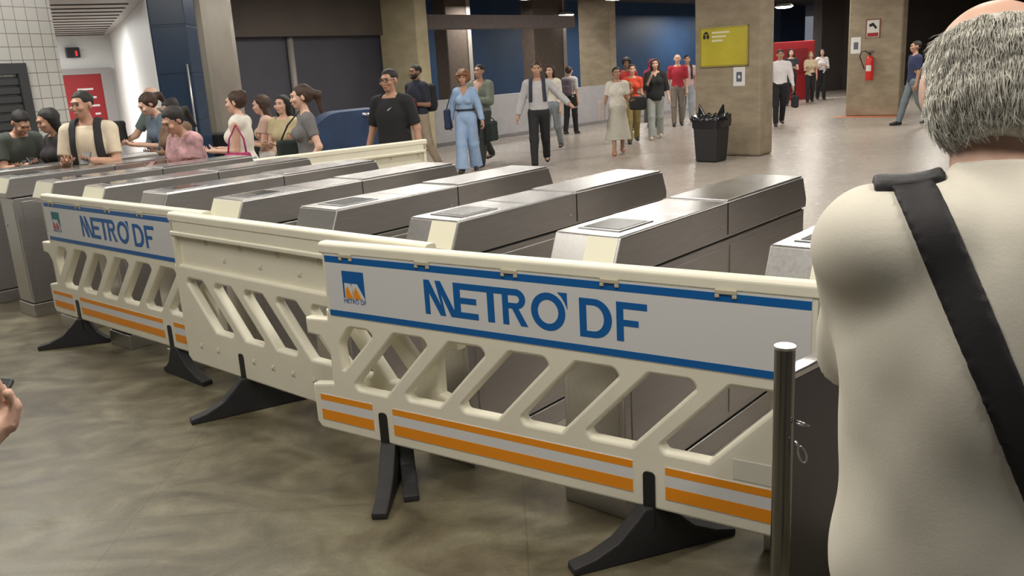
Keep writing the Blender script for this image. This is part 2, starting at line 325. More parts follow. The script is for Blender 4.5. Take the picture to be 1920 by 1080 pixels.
# ------------------------------------------------------------------ signs, extinguisher, bin on the pillars
def onpillar(P, name):                                            # x = along the camera face from its left corner, -y = outwards
    W = 1.22 if P is P3 else 1.28
    o = P+UD*W; return (o[0], o[1]), math.atan2(-UD[1], -UD[0])
lo, ra = onpillar(P3, '')
M_yel = mat('yellow_board', (0.50, 0.42, 0.03), 0.35, noise=0.12, nscale=2)
t = box('notice_board', 0.14, 0.98, -0.035, -0.001, 1.52, 2.13, M_yel, loc=(*lo, 0), rot=ra, bevel=0.006)
bm = bmesh.new(); bx(bm, 0.12, 0.14, -0.04, -0.001, 1.50, 2.15); bx(bm, 0.98, 1.0, -0.04, -0.001, 1.50, 2.15); bx(bm, 0.12, 1.0, -0.04, -0.001, 2.13, 2.15); bx(bm, 0.12, 1.0, -0.04, -0.001, 1.50, 1.52)
fin('frame', bm, mat('brass_frame', (0.45, 0.38, 0.12), 0.3, metal=0.6), t)
bm = bmesh.new(); prism(bm, [(0.18, 2.04), (0.24, 2.09), (0.30, 2.04)], 'y', -0.04, -0.036); bx(bm, 0.185, 0.23, -0.04, -0.036, 1.965, 2.03); bx(bm, 0.25, 0.295, -0.04, -0.036, 1.965, 2.03); fin('emblem', bm, M_dark, t)
bm = bmesh.new()
for k, L in enumerate((0.32, 0.26, 0.2)): bx(bm, 0.35, 0.35+L, -0.04, -0.036, 2.04-k*0.065, 2.075-k*0.065)
fin('lettering', bm, mat('pale_text', (0.72, 0.68, 0.42), 0.5), t)
tag(t, 'yellow notice board with a small dark emblem on the concrete pillar', 'sign')
t = box('paper_notice', 0.73, 0.94, -0.006, -0.001, 1.17, 1.48, mat('paper_white', (0.72, 0.71, 0.7), 0.6), loc=(*lo, 0), rot=ra)
me = plate([roundpoly([(0.785, 1.24), (0.885, 1.24), (0.885, 1.40), (0.785, 1.40)], 0.02), ellipse(0.835, 1.32, 0.022, 0.03, 16)], 0.003); o = link('icon', me, mat('icon_grey', (0.12, 0.12, 0.15), 0.6), t); o.location.y = -0.008
tag(t, 'white paper notice with a dark icon below the yellow board', 'notice')
lo4, ra4 = onpillar(P4, '')
t = box('extinguisher_sign', 0.45, 0.75, -0.012, -0.001, 1.90, 2.30, mat('sign_grey_white', (0.68, 0.66, 0.62), 0.5), loc=(*lo4, 0), rot=ra4)
box('lower_band', 0.47, 0.73, -0.014, -0.011, 1.91, 2.0, M_red, t); bm = bmesh.new(); prism(bm, [(0.5, 2.2), (0.6, 2.24), (0.7, 2.12), (0.66, 2.08), (0.6, 2.16), (0.52, 2.14)], 'y', -0.015, -0.0121); fin('pictogram', bm, M_dark, t)
bm = bmesh.new(); bx(bm, 0.43, 0.45, -0.016, -0.001, 1.88, 2.32); bx(bm, 0.75, 0.77, -0.016, -0.001, 1.88, 2.32); bx(bm, 0.43, 0.77, -0.016, -0.001, 2.30, 2.32); fin('border', bm, mat('sign_border', (0.2, 0.04, 0.03), 0.5), t)
tag(t, 'small white and red pictogram sign high above the fire extinguisher', 'sign')
t = box('paper_notice', 0.08, 0.32, -0.006, -0.001, 1.53, 1.92, mat('paper_white', (1, 1, 1)), loc=(*lo4, 0), rot=ra4)
box('printed_block', 0.15, 0.26, -0.009, -0.0061, 1.63, 1.8, mat('icon_grey', (1, 1, 1)), t)
tag(t, 'white paper notice beside the red fire extinguisher', 'notice')
t = empty('fire_extinguisher', (*lo4, 0), ra4)
bm = bmesh.new(); prof = [(0.0, 0.88), (0.085, 0.88), (0.092, 0.91), (0.092, 1.36), (0.07, 1.43), (0.03, 1.47), (0.0, 1.47)]
vs = []
for k in range(20):
    a = 2*math.pi*k/20; vs.append([bm.verts.new((0.6+r*math.cos(a), -0.13+r*math.sin(a), z)) for r, z in prof[1:-1]])
for k in range(20):
    A, B = vs[k], vs[(k+1) % 20]
    for i in range(len(A)-1): bm.faces.new((A[i], B[i], B[i+1], A[i+1]))
bm.faces.new([v[0] for v in vs][::-1]); bm.faces.new([v[-1] for v in vs])
fin('cylinder', bm, mat('extinguisher_red', (0.62, 0.03, 0.02), 0.3), t, smooth=True, bevel=0)
bm = bmesh.new()
for k in range(7):
    a0 = math.radians(-130+k*80/7); a1 = math.radians(-130+(k+1)*80/7); r = 0.094
    f = [bm.verts.new((0.6+r*math.cos(a), -0.13+r*math.sin(a), z)) for a, z in ((a0, 1.1), (a1, 1.1), (a1, 1.24), (a0, 1.24))]; bm.faces.new(f)
fin('label_sticker', bm, mat('paper_white', (1, 1, 1)), t)
bm = bmesh.new(); tube(bm, [(0.6, -0.13, 1.46), (0.6, -0.13, 1.53)], 0.02, 10); bx(bm, 0.53, 0.68, -0.145, -0.115, 1.53, 1.545); bx(bm, 0.55, 0.69, -0.145, -0.115, 1.56, 1.575); fin('valve', bm, M_black, t)
tubeo('hose', [(0.58, -0.14, 1.5), (0.5, -0.16, 1.58), (0.4, -0.16, 1.57), (0.36, -0.15, 1.45), (0.42, -0.15, 1.3), (0.48, -0.14, 1.15)], 0.013, M_black, t)
box('bracket', 0.55, 0.65, -0.045, -0.001, 1.2, 1.42, M_black, t)
tag(t, 'red fire extinguisher with white label hanging on the right pillar', 'fire extinguisher')
# bin with liner
t = empty('waste_bin', (3.42, 14.30, 0), math.atan2(-UD[1], -UD[0]))
bm = bmesh.new()
for (z0, z1, a, b) in ((0, 0.72, 0.19, 0.23),):
    A = [bm.verts.new((x*a, y*a, z0)) for x, y in ((-1, -1), (1, -1), (1, 1), (-1, 1))]; B = [bm.verts.new((x*b, y*b, z1)) for x, y in ((-1, -1), (1, -1), (1, 1), (-1, 1))]
    bm.faces.new(A[::-1]); bm.faces.new(B)
    for i in range(4): bm.faces.new((A[i], A[(i+1) % 4], B[(i+1) % 4], B[i]))
fin('bin_body', bm, mat('bin_black', (0.018, 0.018, 0.02), 0.5), t, bevel=0.03)
bm = bmesh.new(); N = 40
ringsz = [(0.56, 0.245, .01), (0.66, 0.25, 0.02), (0.73, 0.25, 0.03), (0.75, 0.22, 0.03)]
R = []
for j, (z, r, nz) in enumerate(ringsz):
    row = []
    for k in range(N):
        a = 2*math.pi*k/N; q = max(abs(math.cos(a)), abs(math.sin(a))); rr = r/q**0.85+nz*math.sin(k*2.7+j)*0.5; row.append(bm.verts.new((rr*math.cos(a)*0.98, rr*math.sin(a)*0.98, z+nz*math.sin(k*1.9+j*2)+(0.05*max(0, abs(math.cos(a)))**8 if j == 2 else 0))))
    R.append(row)
for a, b in zip(R, R[1:]):
    for k in range(N): bm.faces.new((a[k], a[(k+1) % N], b[(k+1) % N], b[k]))
bm.faces.new(R[-1])
fin('bin_liner', bm, mat('liner_black', (0.012, 0.012, 0.014), 0.22), t, smooth=True)
for sx in (-1, 1):
    bm = bmesh.new(); prism(bm, [(sx*0.10, 0.74), (sx*0.235, 0.72), (sx*0.215, 0.93)], 'y', -0.03, 0.03); fin('liner_knot', bm, MATS['liner_black'], t, bevel=0.012)
tag(t, 'black waste bin with knotted bin liner at the foot of the concrete pillar', 'bin')
# ceiling lamps seen at the top of the picture
for k, (x, y, z, lb) in enumerate([(0.72, 20.7, 3.22, 'round glowing ceiling lamp left of the others above the low wall'), (2.2, 28.8, 3.2, 'far white ceiling lamp between the brown pillar and the concrete pillar'),
                                   (3.0, 22.6, 3.22, 'round glowing ceiling lamp just right of the wall-side concrete pillar'), (9.6, 30.0, 3.12, 'far round lamp hanging lowest above the white-shirted man'),
                                   (9.35, 26.5, 3.22, 'round lamp cut by the top edge right of the yellow-board pillar'), (10.9, 28.0, 3.25, 'round glowing lamp at the top just left of the extinguisher pillar')]):
    t = empty('ceiling_lamp', (x, y, z))
    bm = bmesh.new(); pr_ = [(0.02, 0.10), (0.2, 0.09), (0.29, 0.03), (0.30, 0.0)]; RR = [[bm.verts.new((r*math.cos(a), r*math.sin(a), zz)) for a in [2*math.pi*i/24 for i in range(24)]] for r, zz in pr_]
    for a, b in zip(RR, RR[1:]):
        for i in range(24): bm.faces.new((a[i], a[(i+1) % 24], b[(i+1) % 24], b[i]))
    bm.faces.new(RR[0]); fin('housing', bm, mat('lamp_housing', (0.5, 0.5, 0.48), 0.4), t, smooth=True)
    bm = bmesh.new(); RR = [[bm.verts.new((r*math.cos(a), r*math.sin(a), zz)) for a in [2*math.pi*i/24 for i in range(24)]] for r, zz in [(0.285, 0.005), (0.24, -0.035), (0.1, -0.055)]]
    for a, b in zip(RR, RR[1:]):
        for i in range(24): bm.faces.new((a[i], a[(i+1) % 24], b[(i+1) % 24], b[i]))
    bm.faces.new(RR[0][::-1]); bm.faces.new(RR[-1]); fin('diffuser', bm, M_lamp, t, smooth=True)
    tubeo('stem', [(0, 0, 0.09), (0, 0, CEIL-z)], 0.015, M_black, t, n=8)
    tag(t, lb, 'lamp')

# ------------------------------------------------------------------ plastic barriers
def opening(k):
    d = (k-4)*0.279
    p = [(1.322+d, .692), (1.482+d, .692), (1.508+d, .652), (1.262+d, .393), (1.092+d, .393), (1.070+d, .43)]
    return p, [.012, .05, .03, .01, .05, .04]
def barrier(loc, rot, label, sign=True, foot_angles=(0, 0), rear=(1, 1, 1, 1), sign_end=2.13, emblem_cols=None, group=None):
    t = empty('plastic_barrier', (loc[0], loc[1], 0), rot); tag(t, label, 'barrier', group)
    L = 2.15
    # lower frame: reflective board with the slanted lattice above it
    outl = [(0.0, .22), (0.03, .195), (L-0.03, .195), (L, .22), (L, .385), (L, .735), (0.13, .735), (0.13, .69), (0.0, .685), (0.0, .635), (0.07, .63), (0.125, .56), (0.125, .40), (0.0, .38)]
    slots = [[(u-.024, .18), (u+.024, .18), (u+.024, .325), (u-.024, .325)] for u in (.388, 1.60)]
    holes = []
    for k in range(1, 7):
        p, r = opening(k)
        if k == 6: p = [(1.880, .692), (2.04, .692), (2.066, .652), (1.82, .393), (1.650, .393), (1.628, .43)]
        holes.append(roundpoly(p, r))
    holes.append(roundpoly([(.235, .69), (.355, .69), (.385, .655), (.20, .475), (.175, .475), (.165, .60)], [.03, .05, .03, .03, .03, .03]))
    o2 = [(0.0, .22), (0.02, .197)]
    for u in (.388, 1.60): o2 += [(u-.024, .195), (u-.024, .305), (u-.012, .325), (u+.012, .325), (u+.024, .305), (u+.024, .195)]
    o2 += outl[2:]
    me = plate([o2]+holes, 0.055, 0.013); o = link('lattice_frame', me, M_plastic, t); me.shade_smooth(); me.set_sharp_from_angle(angle=0.7)
    # upper panel, rim, back ledge, dimples
    bm = bmesh.new()
    bx(bm, 0.135, L-0.005, -0.0265, -0.002, 0.715, 1.0)                     # panel
    for (a, b) in ((0.135, 0.165), (L-0.035, L-0.005)): bx(bm, a, b, -0.002, 0.0265, 0.73, 1.0)
    panel_bm = bm
    bm = bmesh.new(); prism(bm, roundpoly([(-.031, .993), (.031, .993), (.031, 1.03), (.02, 1.04), (-.02, 1.04), (-.031, 1.03)], .006, 2), 'x', 0.12, L); bx(bm, 0.14, L-.01, 0.0, 0.0265, 0.935, 0.994)
    fin('top_rim', bm, M_plastic, t, bevel=0.003)
    bm = bmesh.new(); prism(bm, [(0.0, .905), (.036, .915), (.036, .935), (0.0, .945)], 'x', 0.14, L-0.01); fin('back_ledge', bm, M_plastic, t, bevel=0.004)
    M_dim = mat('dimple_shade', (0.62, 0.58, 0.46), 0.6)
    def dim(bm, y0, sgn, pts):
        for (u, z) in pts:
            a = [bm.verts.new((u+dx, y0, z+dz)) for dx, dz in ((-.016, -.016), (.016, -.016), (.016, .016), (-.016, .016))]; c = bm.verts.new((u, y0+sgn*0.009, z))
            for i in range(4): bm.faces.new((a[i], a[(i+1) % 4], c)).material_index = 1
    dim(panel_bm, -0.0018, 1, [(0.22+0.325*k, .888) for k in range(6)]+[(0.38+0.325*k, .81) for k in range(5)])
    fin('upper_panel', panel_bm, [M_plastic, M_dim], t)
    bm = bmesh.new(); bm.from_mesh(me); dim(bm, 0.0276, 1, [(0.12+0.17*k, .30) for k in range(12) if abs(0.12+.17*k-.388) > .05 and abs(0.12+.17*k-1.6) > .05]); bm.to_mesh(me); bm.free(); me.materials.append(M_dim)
    for k in range(5):
        u = 0.27+0.40*k
        bm = bmesh.new(); bx(bm, u-.035, u+.035, -.036, -.026, .982, .998); bx(bm, u-.035, u-.02, -.036, -.026, .97, .983); bx(bm, u+.02, u+.035, -.036, -.026, .97, .983)
        fin('rim_notch', bm, mat('notch_tan', (0.50, 0.45, 0.33), 0.6), t, bevel=0.003)
    box('data_plate', 1.895, 2.03, -0.0295, -0.0272, .345+.02, .445-.01, mat('cream_label', (0.70, 0.67, 0.58), 0.5), t)
    if sign:
        bm = bmesh.new(); bx(bm, 0.15, sign_end, -0.0295, -0.0262, 0.725, 0.992); sg = fin('sign', bm, M_signwhite, t); sg['label'] = 'white sign panel with blue stripes and lettering'
        bcol, ecol = emblem_cols or (M_blue, M_orange)
        for z0, z1 in ((.727, .752), (.958, .985)): box('blue_stripe', 0.15, sign_end-.001, -0.0302, -0.0296, z0, z1, bcol if 0 else M_blue, sg)
        D0 = 0.148
        polys = [[(.523, .927), (.550, .927), (.602, .829), (.578, .927), (.604, .927), (.664, .816), (.664, .79), (.648, .79), (.604, .876), (.622, .79), (.596, .79), (.547, .876), (.547, .79), (.523, .79)],
                 [(.664, .927), (.955, .927), (.955, .903), (.848, .903), (.848, .79), (.818, .79), (.818, .903), (.695, .903), (.695, .871), (.768, .871), (.768, .848), (.695, .848), (.695, .814), (.775, .814), (.775, .79), (.664, .79)],
                 [(.885, .903), (.911, .903), (.911, .79), (.885, .79)],
                 [(.955, .927)]+ellipse(.945, .890, .040, .037, 14, math.pi/2, -math.pi/2)+[(.945, .853), (.911, .853), (.911, .874), (.945, .874)]+ellipse(.943, .8885, .016, .0145, 10, -math.pi/2, math.pi/2)+[(.945, .903), (.955, .903)],
                 [(.925, .856), (.953, .856), (.992, .79), (.962, .79)],
                 [(1.118, .932), (1.157, .932), (1.157, .872), (1.147, .896), (1.134, .916)],
                 [(1.345, .922), (1.457, .922), (1.457, .899), (1.371, .899), (1.371, .861), (1.426, .861), (1.426, .839), (1.371, .839), (1.371, .785), (1.345, .785)]]
        bm = bmesh.new()
        mes = [plate([[(x+D0, z) for x, z in p]], 0.0008) for p in polys]
        mes.append(plate([ellipse(1.078+D0, .857, .070, .070, 40), ellipse(1.078+D0, .857, .042, .044, 40)], 0.0008))
        dd = [(1.204, .922), (1.262, .922)]+ellipse(1.262, .8525, .066, .0695, 18, math.pi/2, -math.pi/2)+[(1.262, .783), (1.204, .783)]
        di = [(1.231, .899), (1.258, .899)]+ellipse(1.258, .8525, .040, .0465, 14, math.pi/2, -math.pi/2)+[(1.258, .806), (1.231, .806)]
        mes.append(plate([[(x+D0, z) for x, z in dd], [(x+D0, z) for x, z in di]], 0.0008))
        for m_ in mes: bm.from_mesh(m_)
        o = fin('lettering', bm, M_blue, sg); o.location.y = -0.0301
        # emblem
        bm = bmesh.new(); x0, x1, z0, z1 = .092+D0, .211+D0, .812, .927
        bx(bm, x0, x1, -0.0304, -0.0297, z0, z1, 0)
        W = x1-x0; H = z1-z0
        def P(l): return [(x0+a*W, z0+b*H) for a, b in l]
        for pl, mi in (([(0.08, 0), (0.08, .55), (.36, .55), (.62, 0)], 2), ([(.42, 0.02), (.42, .55), (.68, .55), (1.0, 0)], 2),
                       ([(0.12, 0), (0.12, .30), (.22, .44), (.44, 0)], 1), ([(.50, 0), (.50, .25), (.60, .44), (.84, 0)], 1)):
            prism(bm, P(pl), 'y', -0.0309 if mi == 2 else -0.0313, -0.0303, mi)
        o = fin('emblem', bm, None, sg)
        for q in (bcol, ecol, M_signwhite): o.data.materials.append(q)
        c = bpy.data.curves.new('t', 'FONT'); c.body = 'METRÔ DF'; c.size = 0.026; c.align_x = 'CENTER'; c.extrude = 0.0003; ob = bpy.data.objects.new('t', c); COL.objects.link(ob)
        me = bpy.data.meshes.new_from_object(ob.evaluated_get(bpy.context.evaluated_depsgraph_get())); bpy.data.objects.remove(ob); me.transform(Matrix.Rotation(math.pi/2, 4, 'X'))
        link('emblem_caption', me, M_blue, sg, loc=((x0+x1)/2, -0.0302, z0-0.022))
        for (a, b) in ((0.03, .335), (.445, 1.54), (1.66, 2.12)):
            st = box('reflective_strip', a, b, -0.0292, -0.0272, .232, .354, M_stripw, t)
            for z0, z1 in ((.234, .281), (.325, .352)): box('orange_band', a+.001, b-.001, -0.0299, -0.0291, z0, z1, M_orange, st)
    for q_, (u, fa) in enumerate(zip((.388, 1.60), foot_angles)):
        # rubber foot: concave triangle, plus the post through the slot
        prof = [(-.32, 0), (-.32, .028), (-.24, .045), (-.15, .085), (-.075, .155), (-.045, .19), (.045, .19), (.075, .155), (.15, .085), (.24, .045), (.32, .028), (.32, 0)]; prof = [(a*(rear[q_*2] if a < 0 else rear[q_*2+1]), b) for a, b in prof]
        bm = bmesh.new(); prism(bm, prof, 'y', -.032, .032)
        f = fin('rubber_foot', bm, M_rubber, t, loc=(u, 0, 0), rot=fa, bevel=0.006)
        bm = bmesh.new(); prism(bm, roundpoly([(-.0225, .1), (.0225, .1), (.0225, .322), (-.0225, .322)], .015, 3), 'y', -.031, .031); fin('slot_post', bm, M_black, f, rot=-fa)
    return t
wa = -0.589; W1 = np.array([math.cos(wa), math.sin(wa)]); PB1 = np.array([-.758, 3.54])
B1 = barrier(PB1-W1*.148, wa, 'front cream plastic barrier with large clear METRO DF sign, nearest the camera', foot_angles=(-math.pi/2-wa-.05, 0.326-wa), rear=(.25, 1.05, 1, 1))
wb_ = -0.722; W2 = np.array([math.cos(wb_), math.sin(wb_)]); PB2 = np.array([-1.862, 4.774])
B2 = barrier(PB2+W2*2.22-np.array([.661, .751])*.04, wb_+math.pi, 'middle cream plastic barrier seen from behind, dimpled panel without sign', sign=False, foot_angles=(math.pi/2-wb_-math.pi+.16, 0.49-wb_-math.pi), rear=(1.05, .2, 1, 1))
wc = -0.704; W3 = np.array([math.cos(wc), math.sin(wc)]); PB3 = np.array([-3.155, 5.895])
B3 = barrier(PB3-W3*.155+np.array([.647, .762])*.022, wc, 'left cream plastic barrier with smaller-looking METRO DF sign at the left end of the row', rear=(1, .45, .5, 1), foot_angles=(0.25-wc, -0.75-wc), emblem_cols=(mat('teal_blue', (0.0, .16, .2), .4), mat('emblem_red', (.55, .03, .04), .4)), sign_end=1.80)
B4 = barrier((-.70, 8.93), math.atan2(-1.2, -1.45), 'cream barrier standing beyond the turnstiles in front of the man in black', sign=False, foot_angles=(1.57, 1.57))

# ------------------------------------------------------------------ turnstile cabinets
def gate(i, label, front=None):
    P = gx0+UD*GS*i
    t = empty('turnstile_cabinet', (P[0], P[1], 0), GA); tag(t, label, 'turnstile', 'turnstile cabinets in a row')
    # local x along the passage (away), local y to the left
    bm = bmesh.new(); bx(bm, 0.0, GL+.03, .006, GW-.006, 0.11, 0.938); fin('body', bm, M_steel, t, bevel=.004)
    bm = bmesh.new(); bx(bm, -.012, GL+.04, .0, GW, 0.0, 0.10); fin('plinth', bm, M_steel, t, bevel=.004)
    bm = bmesh.new(); bx(bm, .004, GL+.02, .012, GW-.012, .09, .12); fin('shadow_gap', bm, M_dark, t); bm = bmesh.new(); bx(bm, .004, GL+.02, .012, GW-.012, .93, .95); fin('shadow_gap', bm, M_dark, t)
    prof = [(-.045, .947), (-.048, .985), (0.0, GH), (GL, GH), (GL+.045, .985), (GL+.04, .947)]
    bm = bmesh.new(); prism(bm, prof, 'y', 0, GW); fin('housing', bm, M_steel, t, bevel=.005)
    bm = bmesh.new(); bx(bm, .0, .46, .006, GW-.006, GH, GH+.004); fin('lid', bm, M_steeltop, t, bevel=.002)
    bm = bmesh.new(); bx(bm, .47, .80, .006, GW-.006, GH, GH+.004); fin('lid', bm, M_steeltop, t, bevel=.002)
    bm = bmesh.new(); bx(bm, .82, GL-.01, .006, GW-.006, GH, GH+.010); fin('lid', bm, M_steeltop, t, bevel=.002)
    rd = box('card_reader', .07, .30, .05, GW-.05, GH+.003, GH+.008, mat('reader_frame', (.30, .30, .31), .3, metal=.6), t, bevel=.002)
    box('reader_window', .09, .28, .065, GW-.065, GH+.0075, GH+.0095, M_glass, rd)
    for y0, y1 in ((-.0015, .001), (GW-.001, GW+.0015)): box('seam', .808, .814, y0, y1, .96, GH-.002, M_dark, t)
    for sgn, y in ((-1, 0.006), (1, GW-.006)):
        bm = bmesh.new(); d0, d1 = sorted((y, y+sgn*.004)); bx(bm, .05, .78, d0, d1, .14, .91); dr = fin('service_door', bm, M_steel, t, bevel=.002)
        bm = bmesh.new(); tube(bm, [(.72, y+sgn*.003, .80), (.72, y+sgn*.009, .80)], .012, 10); fin('lock', bm, M_steeltop, dr)
        bm = bmesh.new(); bx(bm, .84, GL-.03, d0, d1, .14, .91); fin('side_panel', bm, M_steel, t, bevel=.002)
        bm = bmesh.new(); tube(bm, [(.755, 0.006 if sgn < 0 else GW-.006, 1.0), (.755, (-.004 if sgn < 0 else GW+.004), 1.0)], .008, 10); fin('lock', bm, M_steeltop, t)
    bm = bmesh.new(); bx(bm, -.004, .004, .03, GW-.03, .14, .91); fd = fin('front_door', bm, M_steel, t, bevel=.002)
    bm = bmesh.new(); tube(bm, [(-.003, GW-.06, .72), (-.012, GW-.06, .72)], .011, 10); fin('lock', bm, M_steeltop, fd)
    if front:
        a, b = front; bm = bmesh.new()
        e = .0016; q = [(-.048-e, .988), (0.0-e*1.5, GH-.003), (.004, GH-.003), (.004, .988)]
        prism(bm, q, 'y', GW*a+.004, GW*b-.004); o = fin('front_patch', bm, M_cream, t); o['label'] = 'pale cream patch on the slanted front'
    return t
nm = ['second from the right, seen whole behind the front barrier', 'third from the right', 'fourth from the right, dark slanted front', 'fifth from the right', 'sixth from the right, dark slanted front',
      'seventh from the right', 'eighth from the right', 'ninth from the right', 'farthest left, cut by the picture edge']
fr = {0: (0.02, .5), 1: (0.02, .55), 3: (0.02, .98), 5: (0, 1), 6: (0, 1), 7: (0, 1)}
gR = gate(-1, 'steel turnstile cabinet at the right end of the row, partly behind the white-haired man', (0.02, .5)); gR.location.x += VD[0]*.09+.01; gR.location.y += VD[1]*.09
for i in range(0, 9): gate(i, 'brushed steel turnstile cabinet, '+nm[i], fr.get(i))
# ------------------------------------------------------------------ bollard and steel side panel
t = empty('steel_bollard', (.66, 2.0, 0))
bm = bmesh.new(); tube(bm, [(0, 0, 0.0), (0, 0, .995)], .0255, 32); o = fin('post', bm, mat('polished_steel', (.27, .265, .27), .17, metal=1.0), t, smooth=False); o.data.shade_smooth(); o.data.set_sharp_from_angle(angle=.7)
bm = bmesh.new(); tube(bm, [(0, 0, .993), (0, 0, 1.0)], .0262, 32); fin('cap', bm, M_steeltop, t)
bm = bmesh.new(); tube(bm, [(0, 0, 0), (0, 0, .012)], .06, 24); fin('base_flange', bm, M_steeltop, t)
bm = bmesh.new(); tube(bm, [(.020, -.022, .805), (.034, -.034, .803), (.052, -.03, .797)], .004, 8); tube(bm, [(.020, -.022, .812), (.04, -.04, .808), (.054, -.03, .797)], .003, 8); fin('latch', bm, M_steeltop, t, smooth=True)
bm = bmesh.new()
def loop(cx, cz, rx, rz, tilt=0.3): return [(cx+rx*math.cos(a)*math.cos(tilt)-rz*math.sin(a)*math.sin(tilt), -.038, cz+rx*math.cos(a)*math.sin(tilt)+rz*math.sin(a)*math.cos(tilt)) for a in [k*2*math.pi/14 for k in range(15)]]
tube(bm, loop(.036, .725, .009, .024), .003, 7, cap=False); tube(bm, [(.020, -.03, .76), (.026, -.038, .748)], .004, 8); fin('hook_ring', bm, M_steeltop, t, smooth=True)
tag(t, 'polished steel bollard with a latch and hook beside the white-haired man', 'bollard')
pdv = np.array([.757, .653])
t = empty('steel_side_panel', (.675, 2.035, 0), math.atan2(pdv[1], pdv[0]))
bm = bmesh.new(); bx(bm, 0, 1.1, -.018, .018, 0.05, .90); fin('sheet', bm, mat('satin_steel_dark', (.12, .118, .12), .34, metal=.9, noise=.05), t, bevel=.003)
bm = bmesh.new(); bx(bm, 0, 1.1, -.022, .022, .90, .92); fin('top_edge', bm, M_steeltop, t, bevel=.004)
for k, x in enumerate((.08, 1.0)): box('panel_foot', x-.03, x+.03, -.03, .03, 0, .06, M_steel, t)
tag(t, 'dark brushed steel side panel joined to the bollard', 'panel')
# ------------------------------------------------------------------ blue covered stand behind the row
t = empty('covered_stand', (-2.05, 11.9, 0), 0.35)
bm = bmesh.new(); prism(bm, roundpoly([(-.62, 0), (.44, 0), (.40, 1.27), (-.35, 1.25), (-.62, 1.0)], [.01, .01, .12, .25, .2], 6), 'y', -.3, .3); fin('blue_cover', bm, mat('blue_tarpaulin', (.014, .036, .09), .5, noise=.2, nscale=4, bump=.4, bscale=6), t, bevel=.03)
tubeo('handrail', [(.1, -.33, 1.2), (.28, -.33, 1.2), (.36, -.33, 1.13), (.37, -.33, 1.0), (.33, -.33, .9)], .02, M_steeltop, t)
tag(t, 'dark blue covered stand with a curved steel rail behind the crowd', 'stand')

